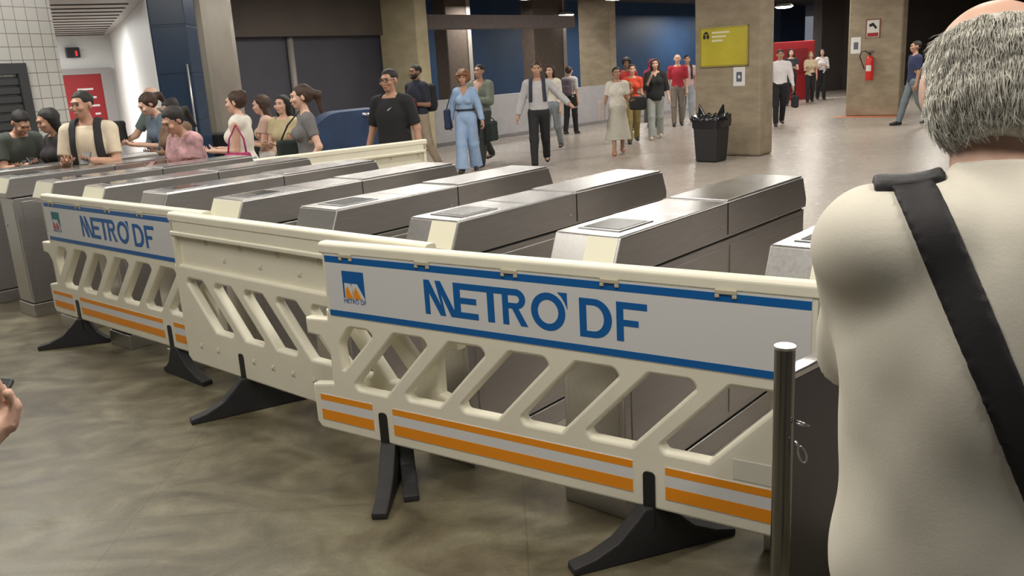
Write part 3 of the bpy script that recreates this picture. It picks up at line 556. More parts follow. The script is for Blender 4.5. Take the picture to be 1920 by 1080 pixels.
# ================================================================== people: smooth solids sampled on a grid
class Field:
    def __init__(s, lo, hi, h):
        s.h = h; s.lo = np.array(lo, np.float32); n = np.ceil((np.array(hi)-lo)/h).astype(int)+1; s.n = n
        s.ax = [s.lo[i]+h*np.arange(n[i], dtype=np.float32) for i in range(3)]
        s.f = np.full(n, 0.3, np.float32)
    def block(s, lo, hi):
        a = np.maximum(np.floor((np.array(lo)-s.lo)/s.h).astype(int), 0); b = np.minimum(np.ceil((np.array(hi)-s.lo)/s.h).astype(int)+1, s.n)
        if (b <= a).any(): return None
        sl = tuple(slice(i, j) for i, j in zip(a, b))
        P = np.stack(np.meshgrid(s.ax[0][sl[0]], s.ax[1][sl[1]], s.ax[2][sl[2]], indexing='ij'), -1)
        return sl, P
    def put(s, sl, d, k, op):
        c = s.f[sl]
        if op == 'sub': s.f[sl] = np.maximum(c, -d); return
        if k <= 0: s.f[sl] = np.minimum(c, d); return
        hh = np.clip(0.5+0.5*(c-d)/k, 0, 1); s.f[sl] = c*(1-hh)+d*hh-k*hh*(1-hh)
    def cap(s, a, b, r1, r2=None, k=0.02, flat=1.0, frame=None, op='add'):
        """tapered capsule from a to b; flat squeezes it front to back in the frame's own y"""
        r2 = r1 if r2 is None else r2; a = np.array(a, np.float32); b = np.array(b, np.float32)
        R, piv = frame if frame else (np.eye(3), np.zeros(3))
        A = (a-piv)@R.T+piv; B = (b-piv)@R.T+piv; m = max(r1, r2)+k+2*s.h
        q = s.block(np.minimum(A, B)-m, np.maximum(A, B)+m)
        if q is None: return
        sl, P = q; P = (P-piv)@R+piv if frame else P
        ba = b-a; L = max(float(ba@ba), 1e-9); pa = P-a; t = np.clip((pa@ba.astype(np.float32))/L, 0, 1)
        v = pa-t[..., None]*ba; v[..., 1] /= flat
        s.put(sl, np.sqrt((v*v).sum(-1))-(r1+(r2-r1)*t), k, op)
    def ell(s, c, r, k=0.02, frame=None, op='add'):
        c = np.array(c, np.float32); r = np.array(r, np.float32); R, piv = frame if frame else (np.eye(3), np.zeros(3))
        C = (c-piv)@R.T+piv; m = r.max()+k+2*s.h
        q = s.block(C-m, C+m)
        if q is None: return
        sl, P = q; P = (P-piv)@R+piv if frame else P
        v = P-c; k0 = np.sqrt(((v/r)**2).sum(-1)); k1 = np.sqrt(((v/(r*r))**2).sum(-1))+1e-6
        s.put(sl, k0*(k0-1)/k1, k, op)
    def rbox(s, c, r, rr=0.02, k=0.01, frame=None, op='add'):
        c = np.array(c, np.float32); r = np.array(r, np.float32); R, piv = frame if frame else (np.eye(3), np.zeros(3))
        C = (c-piv)@R.T+piv; m = np.linalg.norm(r)+k+2*s.h
        q = s.block(C-m, C+m)
        if q is None: return
        sl, P = q; P = (P-piv)@R+piv if frame else P
        d = np.abs(P-c)-(r-rr); s.put(sl, np.sqrt((np.maximum(d, 0)**2).sum(-1))+np.minimum(d.max(-1), 0)-rr, k, op)
    def grid(s): return np.stack(np.meshgrid(*s.ax, indexing='ij'), -1)
    def cut(s, fn):
        s.f = np.maximum(s.f, fn(s.grid()).astype(np.float32))
    def wrinkle(s, amp, freq, seed, stretch=(1, 1, 1)):
        g = np.random.default_rng(seed); P = s.grid()*np.array(stretch, np.float32); n = np.zeros(s.n, np.float32)
        for _ in range(7):
            kx = g.normal(size=3).astype(np.float32)*freq; n += np.sin(P@kx+g.uniform(0, 6.28)+1.5*np.sin(P@(g.normal(size=3).astype(np.float32)*freq*0.4)))
        s.f += (amp*n/7*1.6).astype(np.float32)
    def mesh(s, name):
        f = s.f; ins = f < 0; nx, ny, nz = f.shape
        c = [(i, j, k) for i in (0, 1) for j in (0, 1) for k in (0, 1)]
        sub = lambda a, o: a[o[0]:nx-1+o[0], o[1]:ny-1+o[1], o[2]:nz-1+o[2]]
        cnt = sum(sub(ins, o).astype(np.int8) for o in c); act = (cnt > 0) & (cnt < 8)
        idx = np.argwhere(act)
        if len(idx) == 0: return None
        acc = np.zeros((len(idx), 3), np.float32); num = np.zeros(len(idx), np.float32)
        for o in c:
            for ax in range(3):
                if o[ax]: continue
                o2 = list(o); o2[ax] = 1
                va = f[idx[:, 0]+o[0], idx[:, 1]+o[1], idx[:, 2]+o[2]]; vb = f[idx[:, 0]+o2[0], idx[:, 1]+o2[1], idx[:, 2]+o2[2]]
                m = (va < 0) != (vb < 0); t = np.where(m, va/np.where(m, va-vb, 1), 0)
                p = np.tile(np.array(o, np.float32), (len(idx), 1)); p[:, ax] += t
                acc += p*m[:, None]; num += m
        V = (idx+acc/num[:, None])*s.h+s.lo
        vid = np.full(act.shape, -1, np.int32); vid[tuple(idx.T)] = np.arange(len(idx))
        Q = []
        for ax in range(3):
            o = [0, 0, 0]; o[ax] = 1
            a = ins[:nx-o[0], :ny-o[1], :nz-o[2]]; b = ins[o[0]:, o[1]:, o[2]:]
            e = np.argwhere(a != b); u, v = [(1, 2), (2, 0), (0, 1)][ax]
            e = e[(e[:, u] > 0) & (e[:, v] > 0) & (e[:, u] < f.shape[u]-1) & (e[:, v] < f.shape[v]-1)]
            if not len(e): continue
            du = np.zeros(3, int); du[u] = 1; dv = np.zeros(3, int); dv[v] = 1
            q = np.stack([vid[tuple((e-du-dv).T)], vid[tuple((e-dv).T)], vid[tuple(e.T)], vid[tuple((e-du).T)]], 1)
            fl = ~a[tuple(e.T)]; q[fl] = q[fl][:, ::-1]; Q.append(q)
        Q = np.concatenate(Q); Q = Q[(Q >= 0).all(1)]
        me = bpy.data.meshes.new(name); me.vertices.add(len(V)); me.vertices.foreach_set('co', V.astype(np.float32).ravel())
        me.loops.add(Q.size); me.loops.foreach_set('vertex_index', Q.astype(np.int32).ravel())
        me.polygons.add(len(Q)); me.polygons.foreach_set('loop_start', np.arange(0, Q.size, 4, dtype=np.int32)); me.polygons.foreach_set('use_smooth', np.ones(len(Q), bool))
        me.update(); me.validate(); return me
def rx(a): c, s_ = math.cos(a), math.sin(a); return np.array([[1, 0, 0], [0, c, -s_], [0, s_, c]])
def rz(a): c, s_ = math.cos(a), math.sin(a); return np.array([[c, -s_, 0], [s_, c, 0], [0, 0, 1]])
def ry(a): c, s_ = math.cos(a), math.sin(a); return np.array([[c, 0, s_], [0, 1, 0], [-s_, 0, c]])
def nrm(v): v = np.array(v, float); return v/np.linalg.norm(v)
SKIN = {'light': mat('skin_light', (0.62, 0.38, 0.28), 0.5, noise=0.05, nscale=12), 'tan': mat('skin_tan', (0.44, 0.245, 0.165), 0.5, noise=0.05, nscale=12), 'brown': mat('skin_brown', (0.26, 0.135, 0.085), 0.5, noise=0.05, nscale=12)}
def cloth(n, c, noise=0.08, rough=0.85): return mat('cloth_'+n, c, rough, noise=noise, nscale=14, bump=0.04, bscale=220)
HAIRM = {'black': mat('hair_black', (0.012, 0.010, 0.009), 0.7, noise=0.3, nscale=60), 'brown': mat('hair_brown', (0.045, 0.022, 0.012), 0.65, noise=0.4, nscale=60),
         'auburn': mat('hair_auburn', (0.20, 0.085, 0.03), 0.6, noise=0.4, nscale=60), 'grey': mat('hair_grey', (0.42, 0.40, 0.36), 0.6, noise=0.3, nscale=80)}
M_eye = mat('eye_dark', (0.02, 0.012, 0.01), 0.2); M_lip = mat('lips', (0.36, 0.12, 0.10), 0.5)

def person(label, x, y, face, H=1.72, sex='m', skin='tan', hair=('short', 'black'), top=None, bottom=None, dress=None, shoe=(0.02, 0.02, 0.02),
           lean=0.0, nod=0.0, turn=0.0, arms=(None, None), legs=(0.0, 0.0), h=0.009, build=1.0, headfwd=0.0, extra=None, shoulder=1.0, skirt_z=None, seed=0, glasses=False, beard=False, handcurl=0.9):
    """local frame: faces -y, own right hand at -x. face = world heading in degrees of where the person looks (0 = +x, 90 = away from camera).
    arms: (right, left), each (upper direction, forearm direction); legs: swing of right and left thigh in radians (+ forward)"""
    S = H/1.75; f = sex == 'f'
    root = empty('person', (x, y, 0), math.radians(face)+math.pi/2); tag(root, label, 'person')
    hipz = .93*S
    TR = rx(lean); TP = np.array([0, 0, hipz+.04*S]); TF = (TR, TP)                 # torso frame, +lean = forward
    neck0 = np.array([0, .015, 1.47*S]); nk = (neck0-TP)@TR.T+TP
    def T(p): return (np.array(p, float)*S-TP)@TR.T+TP                                # rest point of the torso -> posed
    HR = TR@rz(turn)@rx(nod); shift = nk-neck0
    def HPp(p): q = np.array(p, float)*S+np.array([0, 0, -.016*S]); return (q-neck0)@HR.T+neck0+shift+np.array([0, -headfwd, 0])
    sh_w = (.158 if f else .178)*shoulder*S; B = build
    shd = [T((-sh_w/S, .01, 1.402)), T((sh_w/S, .01, 1.402))]
    hips = [np.array([-.085*S, 0, hipz]), np.array([.085*S, 0, hipz])]
    # legs
    knees, ank = [], []
    for i, sw in enumerate(legs):
        if isinstance(sw, (tuple, list)): th, kn = sw
        else: th = sw; kn = 0.05+max(0, -sw)*0.9
        sx = -1 if i == 0 else 1
        k_ = hips[i]+np.array([sx*.012, -math.sin(th), -math.cos(th)])*.425*S
        a_ = k_+np.array([0, -math.sin(th-kn), -math.cos(th-kn)])*.415*S
        knees.append(k_); ank.append(a_)
    drop = min(a[2] for a in ank)-.075*S                                              # stand on the floor
    dz = -drop
    up = np.array([0, 0, dz])
    fgr = hair[1] == 'grey' and hair[0] == 'none'
    arms_ = []
    for i, ar in enumerate(arms):
        sx = -1 if i == 0 else 1
        u_, f_ = ar if ar else ((sx*.12, .02, -1), (sx*.05, -.18, -1))
        e = shd[i]+nrm(u_)*.285*S; w_ = e+nrm(f_)*.25*S; arms_.append((e, w_, nrm(f_)))
    allp = np.array([T((0, 0, .95)), HPp((0, 0, 1.78)), HPp((0, -.12, 1.6)), *knees, *ank, *shd]+[a for q in arms_ for a in q[:2]]+[q[1]+q[2]*.2 for q in arms_])+up
    lo = allp.min(0)-.19; hi = allp.max(0)+.17; lo[2] = -.02; lo[1] -= .1
    TFu = (TR, TP+up); 
    hp = neck0+shift+np.array([0, -headfwd, 0])+up
    class HF: pass
    def headframe():                                                                   # maps rest head coords onto the posed head
        return HR, hp
    def hcap(F, a, b, r1, r2=None, k=.02, op='add'):
        F.cap(HPp(a)+up, HPp(b)+up, r1*S, None if r2 is None else r2*S, k*S, op=op)
    def hell(F, c, r, k=.02, op='add'):
        c = HPp(c)+up; F.ell(c, np.array(r)*S, k*S, (HR, c), op)
    def tcap(F, a, b, r1, r2=None, k=.03, flat=1.0, g=0.0): F.cap(np.array(a)*S+up, np.array(b)*S+up, r1*S*B+g, (r2 or r1)*S*B+g, k*S, flat, TFu)
    def tell(F, c, r, k=.03, g=0.0): F.ell(np.array(c)*S+up, np.array(r)*S*B+g, k*S, TFu)
    def torso(F, g=0.0, k=.04):
        if f:
            tell(F, (0, .01, .965), (.165, .115, .12), k, g); tcap(F, (0, 0, 1.04), (0, 0, 1.16), .122, .115, k, .76, g); tell(F, (0, 0, 1.27), (.140, .10, .16), k, g)
            for sx in (-1, 1): tell(F, (sx*.068, -.085, 1.265), (.062, .052, .06), .03, g)
        else:
            tell(F, (0, .01, .965), (.155, .11, .12), k, g); tcap(F, (0, 0, 1.03), (0, 0, 1.15), .138, .14, k, .76, g); tell(F, (0, 0, 1.28), (.165, .112, .17), k, g)
        tcap(F, (-(sh_w/S-.03), .01, 1.405), (sh_w/S-.03, .01, 1.405), .056, .056, k, 1, g)
        for sx in (-1, 1): tcap(F, (sx*.05, .015, 1.44), (sx*.12, .015, 1.415), .048, .045, k, 1, g)
    ra = (.037, .032, .024) if f else (.045, .038, .028)
    def arm(F, i, g=0.0, upto=1.0, k=.025):
        e, w_, d = arms_[i]; F.cap(shd[i]+up, e+up, (.050 if f else .056)*S*B**.5+g, ra[1]*S*B**.5+g, k)
        if upto > 1: F.cap(e+up, w_+up, ra[1]*S+g, ra[2]*S+g, k*.8)
    def leg(F, i, g=0.0, k=.03, full=True, flare=0.0):
        F.cap(hips[i]+up, knees[i]+up, (.088 if f else .085)*S*B**.7+g, .056*S+g+flare*.3, k)
        if full: F.cap(knees[i]+up, ank[i]+up, .055*S+g+flare*.3, .036*S+g+flare, k)
    # ---- body
    F = Field(lo, hi, h); torso(F)
    hcap(F, (0, .02, 1.44), (0, .0, 1.56), .055 if not f else .046, .05 if not f else .043, .02)
    hell(F, (0, .018, 1.668), (.076, .094, .083)); hell(F, (0, -.03, 1.615), (.058, .062, .075), .02); hell(F, (0, -.055, 1.565), (.030, .032, .028), .02)
    hcap(F, (0, -.088, 1.652), (0, -.103, 1.617), .007, .0105, .008); hell(F, (0, -.080, 1.680), (.044, .016, .012), .02)
    for sx in (-1, 1):
        hell(F, (sx*.03, -.100, 1.656), (.016, .011, .010), .01, 'sub'); hell(F, (sx*.045, -.075, 1.625), (.022, .02, .018), .02); hell(F, (sx*.079, .012, 1.638), (.011, .020, .033), .006)
    hell(F, (0, -.090, 1.588), (.024, .010, .011), .008)
    for i in (0, 1):
        arm(F, i, 0, 2); leg(F, i)
        e, w_, d = arms_[i]; sx = -1 if i == 0 else 1
        # hand: palm, four unequal fingers, thumb at the side
        side = nrm(np.cross(d, [0, 0, 1]) if abs(d[2]) < .8 else np.array([0, -1, 0])); nor = nrm(np.cross(d, side))
        if abs(d[2]) >= .8: nor = np.array([-sx, 0, 0]); side = nrm(np.cross(nor, d)); side = side if side[1] < 0 else -side
        else:
            nor = np.array([0, 0, 1.]); nor = nrm(nor-d*(nor@d)); side = np.cross(nor, d); side = side if side[0]*sx < 0 else -side
        W0 = w_+up; F.cap(W0, W0+d*.035*S, ra[2]*S*.95, .027*S, .02)
        for q in (-.5, .5): F.cap(W0+d*.03*S+side*q*.028*S, W0+d*.082*S+side*q*.040*S, .019*S, .0155*S, .014)
        for j, (q, L_) in enumerate(((.040, .062), (.0135, .072), (-.0135, .068), (-.038, .052))):
            b0 = W0+d*.086*S+side*q*S; c1 = handcurl*.6; d1_ = nrm(d*math.cos(c1)+nor*math.sin(c1)); d2_ = nrm(d*math.cos(c1*2.1)+nor*math.sin(c1*2.1))
            m1 = b0+d1_*L_*.52*S; F.cap(b0, m1, .0095*S, .0088*S, .004); F.cap(m1, m1+d2_*L_*.5*S, .0088*S, .0075*S, .003)
        tb = W0+d*.03*S+side*.024*S; tm = tb+nrm(d*.6+side*.9+nor*.4)*.04*S; F.cap(tb, tm, .0125*S, .0105*S, .008); F.cap(tm, tm+nrm(d+side*.35+nor*.5)*.03*S, .0105*S, .0085*S, .004)
        if sx and ank[i] is not None:
            a_ = ank[i]+up; F.cap(a_-[0, -.02, .03], [a_[0]+sx*.01, a_[1]-.15*S, max(a_[2]-.05, .03)], .034, .026, .02)
    body = link('body', F.mesh('body'), SKIN[skin], root)
    # ---- face
    for sx in (-1, 1):
        bm = bmesh.new(); bmesh.ops.create_uvsphere(bm, u_segments=10, v_segments=8, radius=1); me = bpy.data.meshes.new('eye'); bm.to_mesh(me); bm.free(); me.shade_smooth()
        o = link('eye', me, M_eye, root, loc=HPp((sx*.030, -.0835, 1.656))+up); o.scale = (.0095*S, .007*S, .0052*S)
        o = link('eyebrow', me.copy(), HAIRM['brown' if hair[1] in ('auburn', 'brown') else ('grey' if hair[1] == 'grey' else 'black')], root, loc=HPp((sx*.031, -.0885, 1.676))+up); o.name = 'eyebrow'; o.scale = (.016*S, .006*S, .0030*S); o.data.materials.clear(); o.data.materials.append(HAIRM['black' if hair[1] != 'grey' else 'grey'])
    o = link('lips', me.copy(), None, root, loc=HPp((0, -.0965, 1.588))+up); o.scale = (.022*S, .008*S, .0075*S); o.data.materials.clear(); o.data.materials.append(M_lip)
    if glasses:
        bm = bmesh.new()
        for sx in (-1, 1):
            tube(bm, [HPp((sx*.032+.024*math.cos(a), -.112, 1.655+.017*math.sin(a)))+up for a in [k*math.pi/6 for k in range(13)]], .003, 6, cap=False)
            tube(bm, [HPp((sx*.056, -.11, 1.66))+up, HPp((sx*.078, 0, 1.655))+up], .0025, 6)
        tube(bm, [HPp((-.01, -.113, 1.66))+up, HPp((.01, -.113, 1.66))+up], .0025, 6)
        fin('eyeglasses', bm, M_black, root)
    # ---- hair
    st, hc = hair
    if st != 'none':
        F = Field(hp+np.array([-.32, -.32, -.45 if st in ('long', 'pony') else -.15]), hp+np.array([.32, .34, .42]), h if st != 'fg' else .005)
        if st == 'curly':
            hell(F, (0, .02, 1.68), (.13, .135, .125)); F.wrinkle(.012, 55, seed+3)
        elif st == 'afro': hell(F, (0, .03, 1.69), (.115, .12, .11)); F.wrinkle(.008, 60, seed+3)
        elif st == 'hijab':
            hell(F, (0, .02, 1.668), (.098, .115, .105)); hcap(F, (0, .03, 1.60), (0, .0, 1.47), .09, .12, .05); F.wrinkle(.005, 30, seed)
        else:
            hell(F, (0, .026, 1.682), (.083, .097, .084)); 
            if st in ('long', 'bob', 'pony', 'bun'): hell(F, (0, .045, 1.665), (.088, .092, .092), .02)
            if st in ('long', 'bob'):
                bz = 1.34 if st == 'long' else 1.53
                for sx in (-1, -.5, 0, .5, 1): hcap(F, (sx*.068, .055-.02*abs(sx), 1.66), (sx*.085, .07-.035*abs(sx), bz), .036, .026, .04)
            if st == 'pony': hcap(F, (0, .11, 1.68), (0, .17, 1.64), .03, .035, .03); hcap(F, (0, .17, 1.64), (0, .17, 1.46), .035, .015, .03)
            if st == 'bun': hell(F, (0, .10, 1.72), (.045, .045, .042), .02)
            F.wrinkle(.004, 70, seed+5)
        # open the face, and trim short cuts at the nape
        Rinv = HR
        def fcut(P):
            q = ((P-hp)@Rinv+neck0)/S+np.array([0, 0, .016])
            yy, zz, xx = q[..., 1], q[..., 2], np.abs(q[..., 0])
            facec = np.minimum(-(yy+.045-.2*np.maximum(zz-1.70, 0)*-1), 1)                       # in front of the ears ...
            low = 1.715-zz                                                                      # ... and below the hairline
            d = np.minimum(facec, low)+0
            if st in ('short', 'fg', 'balding'): d = np.maximum(d, np.minimum(1.60-zz+.0*yy, .05)); d = np.maximum(d, np.minimum(-(yy-.005), 1.665-zz))
            if st == 'balding': d = np.maximum(d, zz-1.70)
            if st == 'hijab':
                d = (0.062-np.sqrt((q[..., 0])**2+(zz-1.645)**2*.72)); d = np.minimum(d, -(yy+.03))
            if st == 'curly': d = np.minimum(-(yy+.055), 1.70-zz)
            return d*S
        F.cut(fcut)
        me = F.mesh('hair')
        if me: link('head_scarf' if st == 'hijab' else 'hair', me, HAIRM[hc] if hc in HAIRM else cloth(*hc), root)
    if beard:
        F = Field(hp+np.array([-.2, -.25, -.1]), hp+np.array([.2, .2, .3]), h); hell(F, (0, -.035, 1.60), (.064, .067, .07)); 
        F.cut(lambda P: (lambda q: np.maximum(q[..., 2]-1.625, np.maximum(q[..., 1]-.03, .020-np.sqrt((q[..., 0]*.8)**2+(q[..., 2]-1.59)**2*1.5+(q[..., 1]+.09)**2*.3)))*S)(((P-hp)@HR+neck0)/S+np.array([0, 0, .016])))
        me = F.mesh('beard'); link('beard', me, HAIRM['black'], root) if me else None
    # ---- clothes
    ctx = dict(S=S, up=up, T=T, arms=arms_, shd=shd, lo=lo, hi=hi, root=root, torso=torso, arm=arm, leg=leg, TFu=TFu, TR=TR, TP=TP, HPp=HPp, knees=knees, ank=ank, hips=hips, f=f, h=h, hp=hp, HR=HR, neck0=neck0)
    def upcoords(P): return ((P-up-TP)@TR+TP)/S                                        # posed point -> torso rest coords
    ctx['upc'] = upcoords
    if top:
        g = top.get('g', .014); F = Field(lo-[.03, .03, 0], hi+.03, h); torso(F, g)
        if top.get('loose'): tcap(F, (0, .01, .93), (0, .005, 1.25), .165, .16, .04, .74, g)
        sl = top.get('sleeve', .6)
        for i in (0, 1):
            if sl > 0:
                e, w_, d = arms_[i]; u_ = e-shd[i]
                gg = g+.004
                F.cap(shd[i]+up, shd[i]+u_*min(sl, 1)*1.0+up, (.050 if f else .056)*S*B**.5+gg, ra[1]*S*B**.5+gg+.006, .045 if top.get('wf') else .025)
                if sl > 1: F.cap(e+up, e+(w_-e)*(sl-1)+up, ra[1]*S+gg+.004, ra[2]*S+gg+.004, .02)
        if top.get('collar'): hcap(F, (0, .022, 1.44), (0, .012, 1.50), .066, .062, .012)
        F.wrinkle(top.get('wr', .006), top.get('wf', 16), seed+11, top.get('ws', (1, 1, .6)))
        hem = top.get('hem', .93); nkz = top.get('neck', 1.462); strap = top.get('strap')
        def tc(P):
            q = upcoords(P); xx, yy, zz = q[..., 0], q[..., 1], q[..., 2]
            near = (np.abs(xx) < .26)
            d = np.where(near & (zz < 1.1), hem-zz, -1)
            n_ = zz-(nkz+.25*yy)
            if not top.get('collar'): d = np.maximum(d, np.where(np.abs(xx) < .09, n_, -1))
            else: d = np.maximum(d, np.where(np.abs(xx) < .12, zz-(1.517+.2*yy), -1))
            if top.get('vneck'): d = np.maximum(d, np.where(yy < 0, .8*(zz-top['vneck'])-1.6*np.abs(xx), -1))
            return d*S
        F.cut(tc)
        if sl <= 1.0 or sl > 1:                                                         # clean sleeve ends
            for i in (0, 1):
                e, w_, d = arms_[i]
                if sl <= 1: 
                    a = shd[i]+(e-shd[i])*max(sl, .05)+up; dd = nrm(e-shd[i])
                    far = lambda P, i=i, a=a, dd=dd: np.where(((P-a)**2).sum(-1) < .11**2, np.minimum((P-a)@dd, 1), -1)
                else:
                    a = e+(w_-e)*(sl-1)+up; dd = nrm(w_-e)
                    far = lambda P, i=i, a=a, dd=dd: np.where(((P-a)**2).sum(-1) < .07**2, (P-a)@dd, -1)
                if sl > 0: F.cut(far)
        F_top = F
        link(top.get('name', 'shirt'), F.mesh('top'), cloth(*top['c']), root); ctx['Ftop'] = F
    if bottom:
        g = bottom.get('g', .013); l2 = np.array([*(lo[:2]-.03), -.02]); F = Field(l2, [hi[0]+.03, hi[1]+.03, (1.12*S+dz)], h)
        tell(F, (0, .01, .965), (.165 if f else .155, .115 if f else .11, .12), .04, g); tcap(F, (0, 0, 1.02), (0, 0, 1.05), .13, .125, .04, .76, g)
        if bottom.get('kind') == 'skirt':
            hz = bottom.get('hem', .45); c0 = (ank[0]+ank[1])/2; 
            F.cap(np.array([0, .005, .9*S+dz]), np.array([c0[0], (ank[0][1]+ank[1][1])/2, hz]), .150*S*B+g, (.235+bottom.get('fl', .0))*S, .05, 1.0)
            F.cut(lambda P: hz-P[..., 2])
        else:
            for i in (0, 1): leg(F, i, g, flare=bottom.get('flare', .012))
            hz = bottom.get('hem', .07)
            if bottom.get('short'): 
                for i in (0, 1): 
                    a = knees[i]+up; dd = nrm(ank[i]-hips[i]); F.cut(lambda P, a=a, dd=dd, i=i: np.where((P[..., 2] < .75) & (((P-a)[..., 0] < .09) if i == 0 else ((P-a)[..., 0] > -.09)), (P-a)@dd, -1))
            else:
                for i in (0, 1):
                    a = ank[i]+up; dd = nrm(ank[i]-knees[i]); a = a-dd*(hz-.07); F.cut(lambda P, a=a, dd=dd, i=i: np.where(((P-a)**2).sum(-1) < .14**2, (P-a)@dd-.01, -1))
        F.wrinkle(.005, 16, seed+21, (1, 1, .7))
        F.cut(lambda P: (lambda q: np.where(q > .9, q-1.045, -1)*S)(upcoords(P)[..., 2]))
        link({'skirt': 'skirt'}.get(bottom.get('kind'), 'trousers'), F.mesh('bottom'), cloth(*bottom['c']), root)
    # ---- shoes
    ms = mat('shoe_%d_%d_%d' % tuple(int(c*99) for c in shoe), shoe, 0.45)
    for i in (0, 1):
        a_ = ank[i]+up; sx = -1 if i == 0 else 1; tilt = -min(max((a_[2]-.075*S)*1.6, 0), .7)
        Rf = rx(-tilt); piv = a_
        F = Field(a_-[.09, .28, .2], a_+[.09, .2, .1], min(h, .009)); z0 = -.047*S
        F.cap(a_+[0, .035, z0+.012], a_+[sx*.008, -.08*S, z0+.008], .038, .040, .02, 1, (Rf, piv)); F.cap(a_+[sx*.008, -.08*S, z0+.006], a_+[sx*.012, -.155*S, z0], .041, .030, .02, 1, (Rf, piv)); F.cap(a_+[0, .01, -.02], a_+[0, .005, .015], .042, .038, .02, 1, (Rf, piv))
        F.cut(lambda P: -(((P-piv)@Rf)[..., 2])-.073*S)
        me = F.mesh('shoe')
        if me: link('shoe', me, ms, root)
    if extra: extra(ctx)
    bpy.context.view_layer.update()
    return root, ctx
def lfield(ctx, lo, hi, h=None): return Field(lo, hi, h or ctx['h'])
def carried(ctx, name, me, m, label, cat):
    r = ctx['root']; o = link(name, me, m, loc=r.location, rot=r.rotation_euler.z); return tag(o, label, cat)
def backpack(ctx, colname, col, label, straps=True, size=(.15, .085, .22), cz=1.22):
    S, up, TFu = ctx['S'], ctx['up'], ctx['TFu']; T = ctx['T']
    c = np.array([0, .115+size[1]+.025, cz])*S+up
    F = Field(c-.42, c+.42, .012); F.rbox(c, np.array(size)*S, .06, frame=TFu); F.rbox(c+np.array([0, .07, -.06]), np.array([size[0]*.8, .05, size[2]*.5])*S, .04, k=.02, frame=TFu)
    F.wrinkle(.006, 20, 5)
    bp = carried(ctx, 'backpack', F.mesh('backpack'), cloth(colname, col), label, 'backpack')
    if straps:
        for sx in (-1, 1):
            G = Field(ctx['lo']-.05, ctx['hi']+.05, ctx['h']); ctx['torso'](G, .03)
            def sc(P, sx=sx):
                q = ctx['upc'](P); x_, y_, z_ = q[..., 0], q[..., 1], q[..., 2]
                return np.maximum(np.maximum(np.abs(x_-sx*(.105+.04*(1.42-z_)))-.03, 1.12-z_), np.maximum(-G0-.035, y_-.1))
            G0 = G.f.copy(); G.cut(sc)
            me = G.mesh('strap')
            if me: link('strap', me, cloth(colname, col), bp)
    return bp
def handbag(ctx, p, size, colname, col, label, top_to=None, name='handbag', cat='bag'):
    """p: bag centre in local coordinates; top_to: local point the handles reach"""
    p = np.array(p, float); F = Field(p-np.array(size)-.03, p+np.array(size)+.03, .01); F.rbox(p, size, min(size)*.7); F.wrinkle(.004, 25, 9)
    b = carried(ctx, name, F.mesh(name), cloth(colname, col), label, cat)
    if top_to is not None:
        bm = bmesh.new(); q = np.array(top_to, float); s = size[0]*.7 if size[0] > size[1] else 0; s2 = 0 if s else size[1]*.7
        a = p+[s, s2, size[2]*.9]; c = p+[-s, -s2, size[2]*.9]; tube(bm, [a, (a+q)/2+(a-p)*[.3, .3, 0], q, (c+q)/2+(c-p)*[.3, .3, 0], c], .009, 8); fin('handle', bm, cloth(colname, col), b, smooth=True)
    return b
def phone(ctx, side, label):
    e, w_, d = ctx['arms'][side]; p = w_+ctx['up']+d*.10*ctx['S']
    bm = bmesh.new(); bx(bm, -.036, .036, -.005, .005, -.075, .075)
    r = ctx['root']; M = Matrix.Rotation(r.rotation_euler.z, 4, 'Z'); q = M @ Vector(p)+Vector(r.location)
    o = fin('phone', bm, M_black, loc=q+Vector((0, 0, .015)), bevel=.004); o.rotation_euler = (-.9, 0, r.rotation_euler.z); return tag(o, label, 'phone')

# ------------------------------------------------------------------ the crowd
HOLD = ((-.15, -.25, -1), (.45, -1, .15)); HOLDL = ((.15, -.25, -1), (-.45, -1, .15))      # forearms raised in front
WF = ((-.10, -.35, -1), (-.05, -.55, -1)); WB = ((-.12, .38, -1), (-.08, .1, -1)); WFL = ((.10, -.35, -1), (.05, -.55, -1)); WBL = ((.12, .38, -1), (.08, .1, -1))
P_ = person
# behind the turnstiles, left to right
r, c = P_('person in a dark green-grey top bending over a phone at the far left edge', -4.72, 8.46, -35, 1.64, 'm', 'tan', ('short', 'black'), dict(c=('darkgreen', (.05, .06, .05)), sleeve=.7), dict(c=('blacktrouser', (.015, .015, .018))), lean=.28, nod=.45, arms=(HOLD, HOLDL), h=.010, seed=1)
phone(c, 0, 'black phone held by the person at the far left edge')
r, c = P_('woman with long dark hair in a dark jacket looking down at her phone', -4.17, 8.2, -130, 1.60, 'f', 'tan', ('long', 'black'), dict(c=('darkjacket', (.022, .018, .02)), sleeve=1.9), dict(c=('blacktrouser', (1, 1, 1))), nod=.35, arms=(HOLD, HOLDL), h=.010, seed=2)
phone(c, 0, 'black phone held by the woman in the dark jacket')
r, c = P_('man in a beige t-shirt with black backpack straps, head turned aside', -3.58, 7.61, -85, 1.73, 'm', 'tan', ('short', 'black'), dict(c=('beige', (.62, .53, .40)), sleeve=.75), dict(c=('greytrouser', (.12, .12, .13))), turn=-.35, nod=.12, arms=(HOLD, HOLDL), h=.009, build=1.05, seed=3)
backpack(c, 'black', (.02, .02, .022), 'black backpack worn by the man in the beige t-shirt'); phone(c, 1, 'black phone held by the man in the beige t-shirt')
r, c = P_('older balding person in a green-grey shirt by the white recess wall', -4.12, 10.6, -130, 1.74, 'm', 'light', ('balding', 'grey'), dict(c=('greygreen', (.12, .15, .14)), sleeve=.7), dict(c=('bluejean', (.04, .07, .13))), lean=.1, arms=(((-.5, -.6, -1), (-.5, -.9, -.5)), None), h=.011, seed=4)
